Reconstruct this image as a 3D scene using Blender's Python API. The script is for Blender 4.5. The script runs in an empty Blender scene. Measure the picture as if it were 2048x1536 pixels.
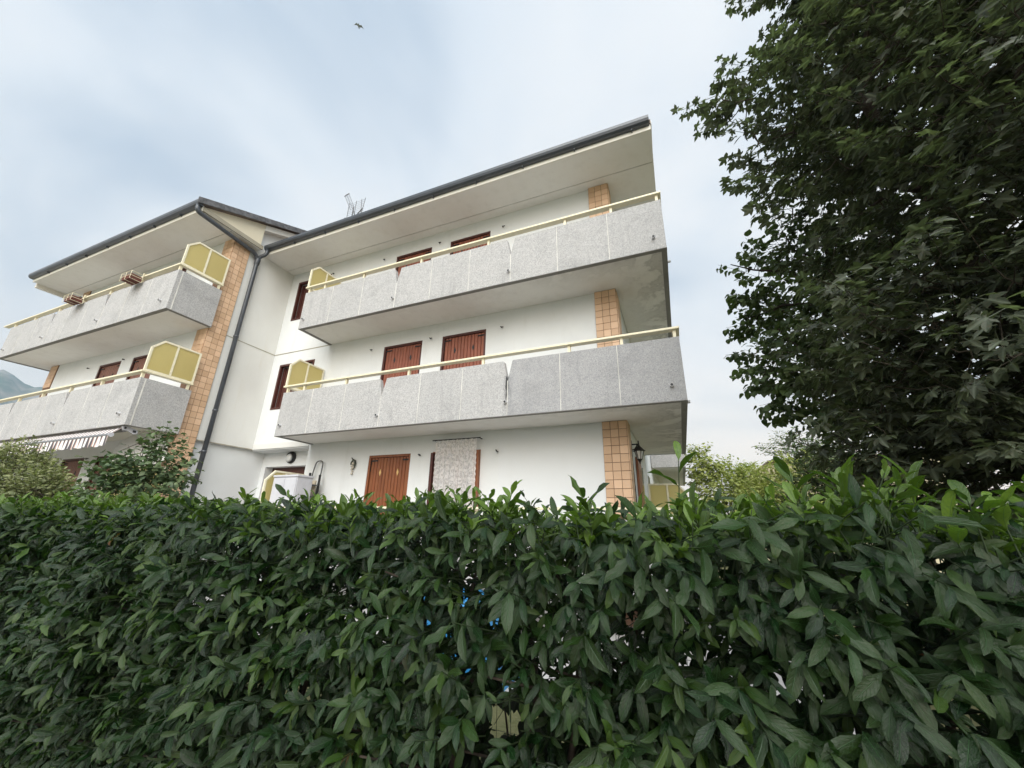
import bpy, bmesh, math, random
import numpy as np
from mathutils import Matrix, Vector
random.seed(7); rng = np.random.default_rng(11)
sc = bpy.context.scene; COL = sc.collection
R = math.radians

# ------------------------------------------------------------------ camera
cd = bpy.data.cameras.new('camera'); cam = bpy.data.objects.new('camera', cd); COL.objects.link(cam)
yaw, pit, rol = 0.395886, 0.339923, 0.019341
fw = Vector((-math.sin(yaw)*math.cos(pit), math.cos(yaw)*math.cos(pit), math.sin(pit)))
rt = Vector((math.cos(yaw), math.sin(yaw), 0)); up = rt.cross(fw)
r2 = math.cos(rol)*rt + math.sin(rol)*up; u2 = -math.sin(rol)*rt + math.cos(rol)*up
mw = Matrix((r2, u2, -fw)).transposed().to_4x4(); mw.translation = (0, 0, 1.6)
cam.matrix_world = mw
cd.sensor_width = 36; cd.lens = 36*785.7/2048; cd.clip_start = 0.05; cd.clip_end = 20000
sc.camera = cam

# ------------------------------------------------------------------ world
SUN_EL, SUN_AZ = R(37), R(160)          # azimuth clockwise from +Y
w = bpy.data.worlds.new('World'); sc.world = w; w.use_nodes = True
nt = w.node_tree; nt.nodes.clear(); N = nt.nodes.new; Lk = nt.links.new
out = N('ShaderNodeOutputWorld'); bg = N('ShaderNodeBackground'); bg.inputs['Strength'].default_value = 0.1
Lk(bg.outputs[0], out.inputs[0])
sky = N('ShaderNodeTexSky'); sky.sky_type = 'NISHITA'; sky.sun_disc = False
sky.sun_elevation = SUN_EL; sky.sun_rotation = SUN_AZ; sky.dust_density = 2.0
tc = N('ShaderNodeTexCoord'); sp = N('ShaderNodeSeparateXYZ'); Lk(tc.outputs['Generated'], sp.inputs[0])
mz = N('ShaderNodeMath'); mz.operation = 'MAXIMUM'; Lk(sp.outputs[2], mz.inputs[0]); mz.inputs[1].default_value = 0.0
az = N('ShaderNodeMath'); az.operation = 'ADD'; Lk(mz.outputs[0], az.inputs[0]); az.inputs[1].default_value = 0.22
dx = N('ShaderNodeMath'); dx.operation = 'DIVIDE'; Lk(sp.outputs[0], dx.inputs[0]); Lk(az.outputs[0], dx.inputs[1])
dy = N('ShaderNodeMath'); dy.operation = 'DIVIDE'; Lk(sp.outputs[1], dy.inputs[0]); Lk(az.outputs[0], dy.inputs[1])
cb = N('ShaderNodeCombineXYZ'); Lk(dx.outputs[0], cb.inputs[0]); Lk(dy.outputs[0], cb.inputs[1]); cb.inputs[2].default_value = 3.7
n1 = N('ShaderNodeTexNoise'); n1.inputs['Scale'].default_value = 0.85; n1.inputs['Detail'].default_value = 5; n1.inputs['Roughness'].default_value = 0.5; n1.inputs['Distortion'].default_value = 0.5
Lk(cb.outputs[0], n1.inputs['Vector'])
rp = N('ShaderNodeValToRGB'); Lk(n1.outputs['Fac'], rp.inputs['Fac'])
e = rp.color_ramp.elements; e[0].position = 0.33; e[0].color = (1.2, 1.64, 2.24, 1); e[1].position = 0.66; e[1].color = (3.6, 3.72, 3.82, 1)
m_ = rp.color_ramp.elements.new(0.5); m_.color = (2.75, 3.08, 3.45, 1)
mx = N('ShaderNodeMix'); mx.data_type = 'RGBA'; mx.inputs['Factor'].default_value = 0.94
Lk(sky.outputs[0], mx.inputs['A']); Lk(rp.outputs[0], mx.inputs['B'])
# overcast: the layer thickens and whitens towards the horizon
hz_ = N('ShaderNodeMath'); hz_.operation = 'SUBTRACT'; hz_.inputs[0].default_value = 1.0; Lk(mz.outputs[0], hz_.inputs[1])
hp = N('ShaderNodeMath'); hp.operation = 'POWER'; Lk(hz_.outputs[0], hp.inputs[0]); hp.inputs[1].default_value = 3.5
hm = N('ShaderNodeMath'); hm.operation = 'MULTIPLY'; Lk(hp.outputs[0], hm.inputs[0]); hm.inputs[1].default_value = 0.85
mh = N('ShaderNodeMix'); mh.data_type = 'RGBA'; Lk(hm.outputs[0], mh.inputs['Factor']); Lk(mx.outputs['Result'], mh.inputs['A']); mh.inputs['B'].default_value = (4.35, 4.65, 5.15, 1)
Lk(mh.outputs['Result'], bg.inputs['Color'])

# ------------------------------------------------------------------ sun (veiled by cloud)
sd = bpy.data.lights.new('sun', 'SUN'); sd.energy = 2.4; sd.angle = R(65); sd.color = (0.875, 0.95, 1.0)
so = bpy.data.objects.new('sun', sd); COL.objects.link(so)
sv = Vector((math.sin(SUN_AZ)*math.cos(SUN_EL), math.cos(SUN_AZ)*math.cos(SUN_EL), math.sin(SUN_EL)))
so.rotation_euler = sv.to_track_quat('Z', 'Y').to_euler(); so.location = sv*60

vs = sc.view_settings; vs.view_transform = 'Standard'; vs.look = 'None'; vs.exposure = 1.45; vs.gamma = 1.0; vs.use_curve_mapping = False

# ------------------------------------------------------------------ material helpers
MATS = {}
class NT:
    def __init__(s, name):
        s.m = bpy.data.materials.new(name); s.m.use_nodes = True; MATS[name] = s.m
        s.t = s.m.node_tree; s.b = s.t.nodes['Principled BSDF']; s.o = s.t.nodes['Material Output']
    def n(s, ty, **k):
        x = s.t.nodes.new('ShaderNode'+ty)
        for a, v in k.items():
            if a in x.inputs.keys(): x.inputs[a].default_value = v
            else: setattr(x, a, v)
        return x
    def l(s, a, b): s.t.links.new(a, b)
    def pos(s): return s.n('NewGeometry').outputs['Position']
    def map(s, v, scale=(1, 1, 1), loc=(0, 0, 0), rot=(0, 0, 0)):
        x = s.n('Mapping'); s.l(v, x.inputs['Vector']); x.inputs['Scale'].default_value = scale
        x.inputs['Location'].default_value = loc; x.inputs['Rotation'].default_value = rot; return x.outputs[0]
    def noise(s, v, sc_, det=4, rough=0.55, dist=0):
        x = s.n('TexNoise', Scale=sc_, Detail=det, Roughness=rough, Distortion=dist); s.l(v, x.inputs['Vector']); return x.outputs['Fac']
    def ramp(s, f, *st):
        x = s.n('ValToRGB'); s.l(f, x.inputs['Fac']); el = x.color_ramp.elements
        for i, (p, c) in enumerate(st):
            q = el[i] if i < 2 else el.new(p)
            q.position = p; q.color = (c, c, c, 1) if isinstance(c, (int, float)) else (*c, 1)
        return x.outputs['Color']
    def mix(s, f, a, b, mode='MIX'):
        x = s.n('Mix', data_type='RGBA', blend_type=mode)
        for v, k in ((f, 'Factor'), (a, 'A'), (b, 'B')):
            i = x.inputs[k]
            if hasattr(v, 'is_linked') or hasattr(v, 'links'): s.l(v, i)
            elif k == 'Factor': i.default_value = v
            else: i.default_value = (*v, 1)
        return x.outputs['Result']
    def math(s, op, a, b=0.0, c=None):
        x = s.n('Math', operation=op)
        for i, v in enumerate((a, b) if c is None else (a, b, c)):
            if hasattr(v, 'links'): s.l(v, x.inputs[i])
            else: x.inputs[i].default_value = v
        return x.outputs[0]
    def sep(s, v):
        x = s.n('SeparateXYZ'); s.l(v, x.inputs[0]); return x.outputs
    def bump(s, h, st=0.2, d=0.01):
        x = s.n('Bump', Strength=st, Distance=d); s.l(h, x.inputs['Height']); s.l(x.outputs[0], s.b.inputs['Normal'])
    def col(s, c):
        if hasattr(c, 'links'): s.l(c, s.b.inputs['Base Color'])
        else: s.b.inputs['Base Color'].default_value = (*c, 1)
    def set(s, rough=0.8, spec=0.3, metal=0):
        s.b.inputs['Roughness'].default_value = rough; s.b.inputs['Specular IOR Level'].default_value = spec; s.b.inputs['Metallic'].default_value = metal

def plaster(name, c1, c2, grain=130, stain=(0.5, 0.46, 0.38), amt=0.25, bump=0.35):
    q = NT(name); p = q.pos(); q.set(0.92, 0.2)
    a = q.mix(q.ramp(q.noise(p, 0.7, 5, 0.6), (0.35, 0), (0.7, 1)), c1, c2)
    st = q.noise(q.map(p, (2.2, 2.2, 0.35)), 1.6, 6, 0.65)
    a = q.mix(q.math('MULTIPLY', q.ramp(st, (0.55, 0), (0.78, 1)), amt), a, stain)
    g = q.noise(p, grain, 3, 0.7)
    a = q.mix(q.math('MULTIPLY', q.ramp(g, (0.4, 0), (0.65, 1)), 0.10), a, (0.45, 0.45, 0.44))
    q.col(a); q.bump(g, bump, 0.006); return q
plaster('plaster_white', (0.77, 0.785, 0.79), (0.70, 0.715, 0.72), stain=(0.46, 0.45, 0.42), amt=0.20)
plaster('plaster_patch', (0.76, 0.775, 0.79), (0.73, 0.745, 0.755), grain=200, amt=0.04, bump=0.12)
plaster('plaster_cream', (0.75, 0.745, 0.72), (0.69, 0.685, 0.66), stain=(0.60, 0.56, 0.47), amt=0.40)
plaster('plaster_gable', (0.72, 0.65, 0.50), (0.66, 0.60, 0.47), stain=(0.72, 0.68, 0.60), amt=0.5)
plaster('fascia_paint', (0.78, 0.75, 0.69), (0.72, 0.69, 0.63), stain=(0.5, 0.48, 0.44), amt=0.25, bump=0.1)
plaster('edge_stained', (0.30, 0.27, 0.21), (0.40, 0.37, 0.29), stain=(0.15, 0.15, 0.11), amt=0.7, bump=0.2)

# soffit and balcony undersides: painted concrete with water stains by the free edges
def soffit(name, stains):
    q = NT(name); p = q.pos(); q.set(0.9, 0.2)
    a = q.mix(q.ramp(q.noise(p, 0.45, 4, 0.6), (0.38, 0), (0.66, 1)), (0.78, 0.76, 0.73), (0.74, 0.72, 0.69))
    a = q.mix(q.math('MULTIPLY', q.ramp(q.noise(p, 5, 4, 0.6), (0.5, 0), (0.75, 1)), 0.18), a, (0.50, 0.46, 0.41))
    if stains:
        s = q.sep(p)
        gx = q.n('MapRange'); q.l(s[0], gx.inputs[0]); gx.inputs[1].default_value = -2.6; gx.inputs[2].default_value = 0.2
        ex = q.n('MapRange'); q.l(s[0], ex.inputs[0]); ex.inputs[1].default_value = -0.7; ex.inputs[2].default_value = 0.05
        ey = q.n('MapRange'); q.l(s[1], ey.inputs[0]); ey.inputs[1].default_value = 7.35; ey.inputs[2].default_value = 6.68
        edge = q.math('MAXIMUM', ex.outputs[0], q.math('MULTIPLY', ey.outputs[0], q.math('ADD', q.math('MULTIPLY', gx.outputs[0], 0.75), 0.25)))
        n_ = q.noise(p, 1.7, 9, 0.62, 0.25)
        ring = q.math('SUBTRACT', 1.0, q.math('MULTIPLY', q.math('ABSOLUTE', q.math('SUBTRACT', n_, 0.52)), 22.0))
        ring = q.math('MAXIMUM', ring, 0.0)
        body = q.ramp(n_, (0.40, 0), (0.75, 1))
        f = q.math('MULTIPLY', edge, q.math('MINIMUM', q.math('ADD', q.math('MULTIPLY', ring, 0.35), q.math('MULTIPLY', body, 0.75)), 0.85))
        f = q.math('MULTIPLY', f, 0.75)
        a = q.mix(f, a, (0.17, 0.16, 0.145))
    q.col(a); q.bump(q.noise(p, 60, 3), 0.12, 0.004); return q
soffit('soffit', False); soffit('slab_under', True)

# exposed-aggregate precast
def aggregate(name, dirt, grey=0.0):
    q = NT(name); p = q.pos(); q.set(0.85, 0.25)
    v = q.n('TexVoronoi', Scale=120.0); q.l(p, v.inputs['Vector'])
    rnd = q.sep(v.outputs['Color'])[0]
    a = q.mix(q.ramp(rnd, (0.2, 0), (0.8, 1)), (0.42, 0.41, 0.405), (0.62, 0.605, 0.595))
    a = q.mix(q.ramp(rnd, (0.90, 0), (0.93, 1)), a, (0.22, 0.215, 0.215))
    nz = q.noise(p, 34, 4, 0.7)
    a = q.mix(q.math('MULTIPLY', q.ramp(nz, (0.46, 0), (0.60, 1)), 0.42), a, (0.27, 0.27, 0.275))
    oi = q.n('ObjectInfo')
    a = q.mix(q.math('MULTIPLY', oi.outputs['Random'], 0.22), a, (0.36, 0.36, 0.36))
    d = q.noise(p, 1.5, 7, 0.68, 0.3)
    a = q.mix(q.math('MULTIPLY', q.ramp(d, (0.52, 0), (0.70, 1)), dirt), a, (0.13, 0.13, 0.13))
    st = q.noise(q.map(p, (9, 9, 0.8)), 1.0, 4, 0.6)
    a = q.mix(q.math('MULTIPLY', q.ramp(st, (0.56, 0), (0.72, 1)), 0.3), a, (0.22, 0.22, 0.22))
    s = q.sep(p)      # black run-off below the second notch of the first-floor parapet
    fx = q.math('MAXIMUM', q.math('SUBTRACT', 1.0, q.math('MULTIPLY', q.math('ABSOLUTE', q.math('ADD', s[0], 2.853)), 11.0)), 0.0)
    fz = q.math('MULTIPLY', q.ramp(q.math('SUBTRACT', s[2], 3.4), (0.28, 0), (0.62, 1)), q.ramp(q.math('SUBTRACT', s[2], 3.4), (0.86, 1), (0.94, 0)))
    fs = q.math('MULTIPLY', q.math('MULTIPLY', fx, fz), q.ramp(q.noise(q.map(p, (22, 22, 3)), 1.0, 5, 0.7), (0.38, 0), (0.6, 1)))
    a = q.mix(q.math('MINIMUM', q.math('MULTIPLY', fs, 1.8), 0.95), a, (0.02, 0.02, 0.02))
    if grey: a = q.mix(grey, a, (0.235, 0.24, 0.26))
    q.col(a); q.bump(q.math('ADD', v.outputs['Distance'], nz), 0.5, 0.006); return q
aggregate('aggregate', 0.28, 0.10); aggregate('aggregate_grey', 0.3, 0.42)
q = NT('panel_edge'); p = q.pos(); q.set(0.9, 0.15); q.col(q.mix(q.noise(p, 6, 4), (0.17, 0.165, 0.155), (0.27, 0.26, 0.245))); q.bump(q.noise(p, 40, 3), .2, .005)  # dark concrete: soffit joints, and panel undersides with their shade painted in
q = NT('sealant'); p = q.pos(); q.set(0.7, 0.3); q.col(q.mix(q.ramp(q.noise(p, 3.0, 4), (0.40, 0), (0.65, 1)), (0.70, 0.685, 0.64), (0.50, 0.485, 0.45)))

def simple(name, c, rough=0.5, spec=0.4, metal=0, var=0.15, scale=8, bump=0):
    q = NT(name); p = q.pos(); q.set(rough, spec, metal)
    dk = tuple(x*(1-var*2) for x in c)
    n_ = q.noise(p, scale, 5, 0.6)
    q.col(q.mix(q.ramp(n_, (0.35, 0), (0.7, 1)), c, dk))
    if bump: q.bump(q.noise(p, scale*12, 3), bump, 0.004)
    return q
simple('gutter_metal', (0.060, 0.068, 0.082), 0.30, 0.6, 0.0, 0.12, 3)
simple('roof_edge', (0.16, 0.16, 0.17), 0.7, 0.3, 0, 0.3, 9, 0.3)
simple('roof_tile', (0.14, 0.11, 0.095), 0.8, 0.3, 0, 0.2, 4, 0.3)
simple('rail_cream', (0.80, 0.73, 0.53), 0.42, 0.45, 0, 0.06, 14)
simple('screen_frame', (0.82, 0.76, 0.58), 0.42, 0.45, 0, 0.06, 14)
simple('grout', (0.24, 0.145, 0.10), 0.9, 0.2, 0, 0.2, 20)
simple('iron_black', (0.02, 0.02, 0.022), 0.5, 0.4, 0, 0.1, 20)
simple('spout_metal', (0.66, 0.66, 0.67), 0.5, 0.4, 0.0, 0.2, 30)
simple('white_plastic', (0.54, 0.54, 0.58), 0.5, 0.4, 0, 0.05, 6)
simple('alu', (0.12, 0.125, 0.13), 0.5, 0.4, 0.1, 0.1, 10)
simple('dark_glass', (0.02, 0.022, 0.025), 0.08, 0.6)
simple('door_brown', (0.10, 0.035, 0.025), 0.5, 0.4, 0, 0.15, 6)
simple('window_frame', (0.085, 0.026, 0.020), 0.45, 0.4, 0, 0.15, 8)
simple('lamp_glass', (0.75, 0.76, 0.75), 0.3, 0.5)
simple('planter', (0.17, 0.06, 0.045), 0.7, 0.3, 0, 0.2, 20)
simple('ladder_wood', (0.68, 0.58, 0.44), 0.7, 0.3, 0, 0.15, 20)
simple('dish', (0.62, 0.60, 0.57), 0.6, 0.3, 0, 0.08, 5)
simple('print_dark', (0.06, 0.06, 0.065), 0.7, 0.2)
simple('awning_metal', (0.22, 0.225, 0.24), 0.5, 0.4, 0.1, 0.1, 10)
simple('tarp_blue', (0.03, 0.22, 0.48), 0.45, 0.4, 0, 0.1, 3)
simple('house_cream', (0.50, 0.45, 0.32), 0.9, 0.2, 0, 0.08, 1)
simple('bird_grey', (0.36, 0.39, 0.42), 0.8, 0.2)
simple('ornament_pale', (0.66, 0.60, 0.50), 0.7, 0.3, 0, 0.2, 30)
simple('ornament_dark', (0.07, 0.08, 0.06), 0.7, 0.3, 0, 0.2, 30)
simple('fence_wire', (0.10, 0.11, 0.10), 0.6, 0.3, 0.3)
simple('bark', (0.085, 0.068, 0.055), 0.95, 0.15, 0, 0.3, 22, 0.6)
simple('twig', (0.060, 0.050, 0.036), 0.9, 0.2, 0, 0.2, 30)
simple('green_stem', (0.030, 0.050, 0.018), 0.7, 0.3, 0, 0.2, 30)

q = NT('tile'); oi = q.n('ObjectInfo'); p = q.pos(); q.set(0.5, 0.3)
a = q.mix(oi.outputs['Random'], (0.75, 0.51, 0.34), (0.56, 0.365, 0.23))
a = q.mix(q.math('MULTIPLY', q.ramp(q.noise(p, 25, 4), (0.5, 0), (0.75, 1)), 0.35), a, (0.60, 0.47, 0.36)); q.col(a)
q.bump(q.noise(p, 45, 3), 0.15, 0.003)

def wood(name, c1, c2, c3):
    q = NT(name); q.set(0.42, 0.4); oi = q.n('ObjectInfo'); p = q.pos()
    off = q.n('VectorMath', operation='ADD'); q.l(p, off.inputs[0]); q.l(oi.outputs['Location'], off.inputs[1])
    g = q.noise(q.map(off.outputs[0], (34, 34, 2.0)), 1.0, 6, 0.65, 0.6)
    a = q.mix(q.ramp(g, (0.3, 0), (0.72, 1)), c1, c2)
    a = q.mix(q.math('MULTIPLY', oi.outputs['Random'], 0.55), a, c3); q.col(a); q.bump(g, 0.2, 0.003)
wood('shutter_red', (0.38, 0.135, 0.078), (0.12, 0.038, 0.026), (0.27, 0.085, 0.052))
wood('shutter_amber', (0.34, 0.125, 0.048), (0.12, 0.038, 0.018), (0.24, 0.070, 0.028))
wood('shutter_brown', (0.27, 0.12, 0.075), (0.13, 0.05, 0.035), (0.22, 0.085, 0.055))
wood('diamond_light', (0.72, 0.50, 0.22), (0.60, 0.38, 0.14), (0.66, 0.42, 0.17))

# yellow rough glass: diffusing pane lit from both sides
q = NT('yellow_glass'); q.set(0.32, 0.5); p = q.pos()
a = q.mix(q.noise(p, 1.4, 3), (0.58, 0.51, 0.25), (0.64, 0.57, 0.32)); q.col(a)
v = q.n('TexVoronoi', Scale=60.0); q.l(p, v.inputs['Vector']); q.bump(v.outputs['Distance'], 0.4, 0.005)
tr = q.n('BsdfTranslucent'); q.l(q.mix(q.noise(p, 1.4, 3), (0.90, 0.81, 0.46), (0.93, 0.86, 0.55)), tr.inputs[0])
ms = q.n('MixShader'); ms.inputs[0].default_value = 0.62; q.l(q.b.outputs[0], ms.inputs[1]); q.l(tr.outputs[0], ms.inputs[2]); q.l(ms.outputs[0], q.o.inputs[0])

# lace
q = NT('lace'); q.set(0.9, 0.1); uv = q.n('TexCoord').outputs['UV']
q.col((0.90, 0.87, 0.86)); s = q.sep(uv)
v = q.n('TexVoronoi', Scale=1.0, feature='DISTANCE_TO_EDGE'); q.l(q.map(uv, (30, 44, 1)), v.inputs['Vector'])
fl = q.noise(q.map(uv, (22, 40, 1)), 1.0, 3, 0.6, 0.5)
net = q.ramp(v.outputs['Distance'], (0.05, 1), (0.14, 0))
al = q.math('MAXIMUM', q.math('MULTIPLY', net, 0.85), q.ramp(fl, (0.44, 0.62), (0.56, 0.94)))
top = q.ramp(s[1], (0.80, 0), (0.82, 1)); al = q.math('MAXIMUM', al, q.math('MULTIPLY', top, 0.55))
tp = q.n('BsdfTransparent'); tl = q.n('BsdfTranslucent'); tl.inputs[0].default_value = (0.9, 0.87, 0.86, 1)
m1 = q.n('MixShader'); m1.inputs[0].default_value = 0.35; q.l(q.b.outputs[0], m1.inputs[1]); q.l(tl.outputs[0], m1.inputs[2])
m2 = q.n('MixShader'); q.l(al, m2.inputs[0]); q.l(tp.outputs[0], m2.inputs[1]); q.l(m1.outputs[0], m2.inputs[2]); q.l(m2.outputs[0], q.o.inputs[0])

# striped awning cloth
q = NT('awning_cloth'); q.set(0.9, 0.1); x = q.sep(q.pos())[0]
fr = q.math('FRACT', q.math('MULTIPLY', x, 5.6))
a = q.mix(q.ramp(fr, (0.44, 0), (0.48, 1)), (0.72, 0.70, 0.69), (0.11, 0.10, 0.11))
a = q.mix(q.math('MULTIPLY', q.ramp(fr, (0.84, 0), (0.87, 1)), 1.0), a, (0.50, 0.34, 0.29)); q.col(a)

# ground
q = NT('ground'); p = q.pos(); q.set(0.95, 0.1)
a = q.mix(q.ramp(q.noise(p, 1.2, 6, 0.7), (0.35, 0), (0.65, 1)), (0.13, 0.14, 0.06), (0.21, 0.20, 0.10))
a = q.mix(q.math('MULTIPLY', q.ramp(q.noise(p, 30, 4, 0.7), (0.45, 0), (0.7, 1)), 0.5), a, (0.27, 0.25, 0.15)); q.col(a); q.bump(q.noise(p, 60, 4, 0.7), 0.8, 0.03)
q = NT('pavement'); p = q.pos(); q.set(0.9, 0.2)
a = q.mix(q.ramp(q.noise(p, 2.0, 6, 0.7), (0.4, 0), (0.62, 1)), (0.42, 0.395, 0.375), (0.46, 0.42, 0.39)); 
a = q.mix(q.math('MULTIPLY', q.ramp(q.noise(p, 70, 3), (0.5, 0), (0.65, 1)), 0.4), a, (0.22, 0.20, 0.19)); q.col(a); q.bump(q.noise(p, 70, 3), 0.5, 0.01)
simple('bounce_concrete', (0.50, 0.485, 0.47), 0.85, 0.2, 0, 0.06, 3, 0.2)
q = NT('mountain'); p = q.pos(); q.set(1.0, 0.0)
a = q.mix(q.ramp(q.noise(p, 0.006, 8, 0.65), (0.4, 0), (0.62, 1)), (0.035, 0.06, 0.03), (0.20, 0.19, 0.17)); q.col(a)

# ---- leaves. colour attribute: r random, g youth, b kind ; uv: u across, v along
def leaf_mat(name, dark, mid, young, pale, pale_amt, rough, trans, odd=None, vein=0.5, spec=0.45, ribs=0):
    q = NT(name); q.set(rough, spec)
    at = q.n('Attribute', attribute_name='tint'); s = q.sep(at.outputs['Color'])
    uv = q.n('TexCoord').outputs['UV']; us = q.sep(uv)
    a = q.mix(s[0], dark, mid); a = q.mix(s[1], a, young)
    if odd: a = q.mix(q.ramp(s[0], (0.986, 0), (0.990, 1)), a, odd)
    off = q.n('CombineXYZ'); q.l(q.math('MULTIPLY', s[0], 91.0), off.inputs[0]); q.l(q.math('MULTIPLY', s[1], 37.0), off.inputs[1])
    ad = q.n('VectorMath', operation='ADD'); q.l(q.map(uv, (1.3, 3.2, 1)), ad.inputs[0]); q.l(off.outputs[0], ad.inputs[1])
    nz = q.noise(ad.outputs[0], 3.2, 6, 0.7, 0.4)
    a = q.mix(q.math('MULTIPLY', q.ramp(nz, (0.50, 0), (0.68, 1)), pale_amt), a, pale)
    du = q.math('ABSOLUTE', q.math('SUBTRACT', us[0], 0.5))
    rib = q.ramp(du, (0.018, 1), (0.045, 0))
    if ribs:
        ph = q.math('FRACT', q.math('MULTIPLY', q.math('SUBTRACT', us[1], q.math('MULTIPLY', du, 0.55)), ribs))
        lat = q.ramp(q.math('ABSOLUTE', q.math('SUBTRACT', ph, 0.5)), (0.03, 1), (0.10, 0))
        rib = q.math('MAXIMUM', rib, q.math('MULTIPLY', lat, 0.35))
        q.bump(q.math('SUBTRACT', q.math('ADD', nz, q.math('MULTIPLY', q.noise(ad.outputs[0], 9.0, 3, 0.6), 0.6)), q.math('MULTIPLY', rib, 1.3)), 0.5, 0.006)
        q.b.inputs['Coat Weight'].default_value = 0.10; q.b.inputs['Coat Roughness'].default_value = 0.10
    a = q.mix(q.math('MULTIPLY', rib, vein), a, tuple(min(1, c*2.6+0.03) for c in mid))
    q.col(a)
    gl = q.math('ADD', rough-0.06, q.math('MULTIPLY', nz, 0.22)); q.l(gl, q.b.inputs['Roughness'])
    tr = q.n('BsdfTranslucent'); q.l(q.mix(0.5, a, q.mix(1.0, a, (1.5, 2.0, 0.5), 'MULTIPLY')), tr.inputs[0])
    ms = q.n('MixShader'); ms.inputs[0].default_value = trans
    q.l(q.b.outputs[0], ms.inputs[1]); q.l(tr.outputs[0], ms.inputs[2]); q.l(ms.outputs[0], q.o.inputs[0])
leaf_mat('laurel_leaf', (0.002, 0.008, 0.002), (0.008, 0.032, 0.007), (0.120, 0.200, 0.026), (0.032, 0.070, 0.026), 0.50, 0.16, 0.26, spec=0.38, vein=0.45, ribs=8, odd=(0.13, 0.055, 0.02))
leaf_mat('maple_leaf', (0.028, 0.035, 0.026), (0.074, 0.088, 0.062), (0.14, 0.17, 0.06), (0.125, 0.098, 0.062), 0.45, 0.40, 0.36, vein=0.35, odd=(0.16, 0.10, 0.045), spec=0.35)
leaf_mat('lime_leaf', (0.022, 0.036, 0.018), (0.046, 0.072, 0.032), (0.12, 0.165, 0.05), (0.09, 0.13, 0.05), 0.25, 0.45, 0.28, vein=0.3, spec=0.35)
leaf_mat('variegated_leaf', (0.055, 0.075, 0.028), (0.15, 0.17, 0.070), (0.31, 0.32, 0.16), (0.33, 0.34, 0.21), 0.4, 0.55, 0.25, vein=0.1)
leaf_mat('shrub_leaf', (0.030, 0.060, 0.025), (0.075, 0.12, 0.055), (0.17, 0.22, 0.09), (0.16, 0.19, 0.13), 0.4, 0.45, 0.22, vein=0.3)
leaf_mat('yellow_leaf', (0.17, 0.21, 0.055), (0.32, 0.36, 0.11), (0.48, 0.49, 0.18), (0.36, 0.38, 0.17), 0.3, 0.6, 0.30, vein=0.1)
leaf_mat('ivy_leaf', (0.008, 0.014, 0.010), (0.018, 0.030, 0.018), (0.03, 0.05, 0.025), (0.04, 0.05, 0.04), 0.3, 0.5, 0.1, vein=0.3)

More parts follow.
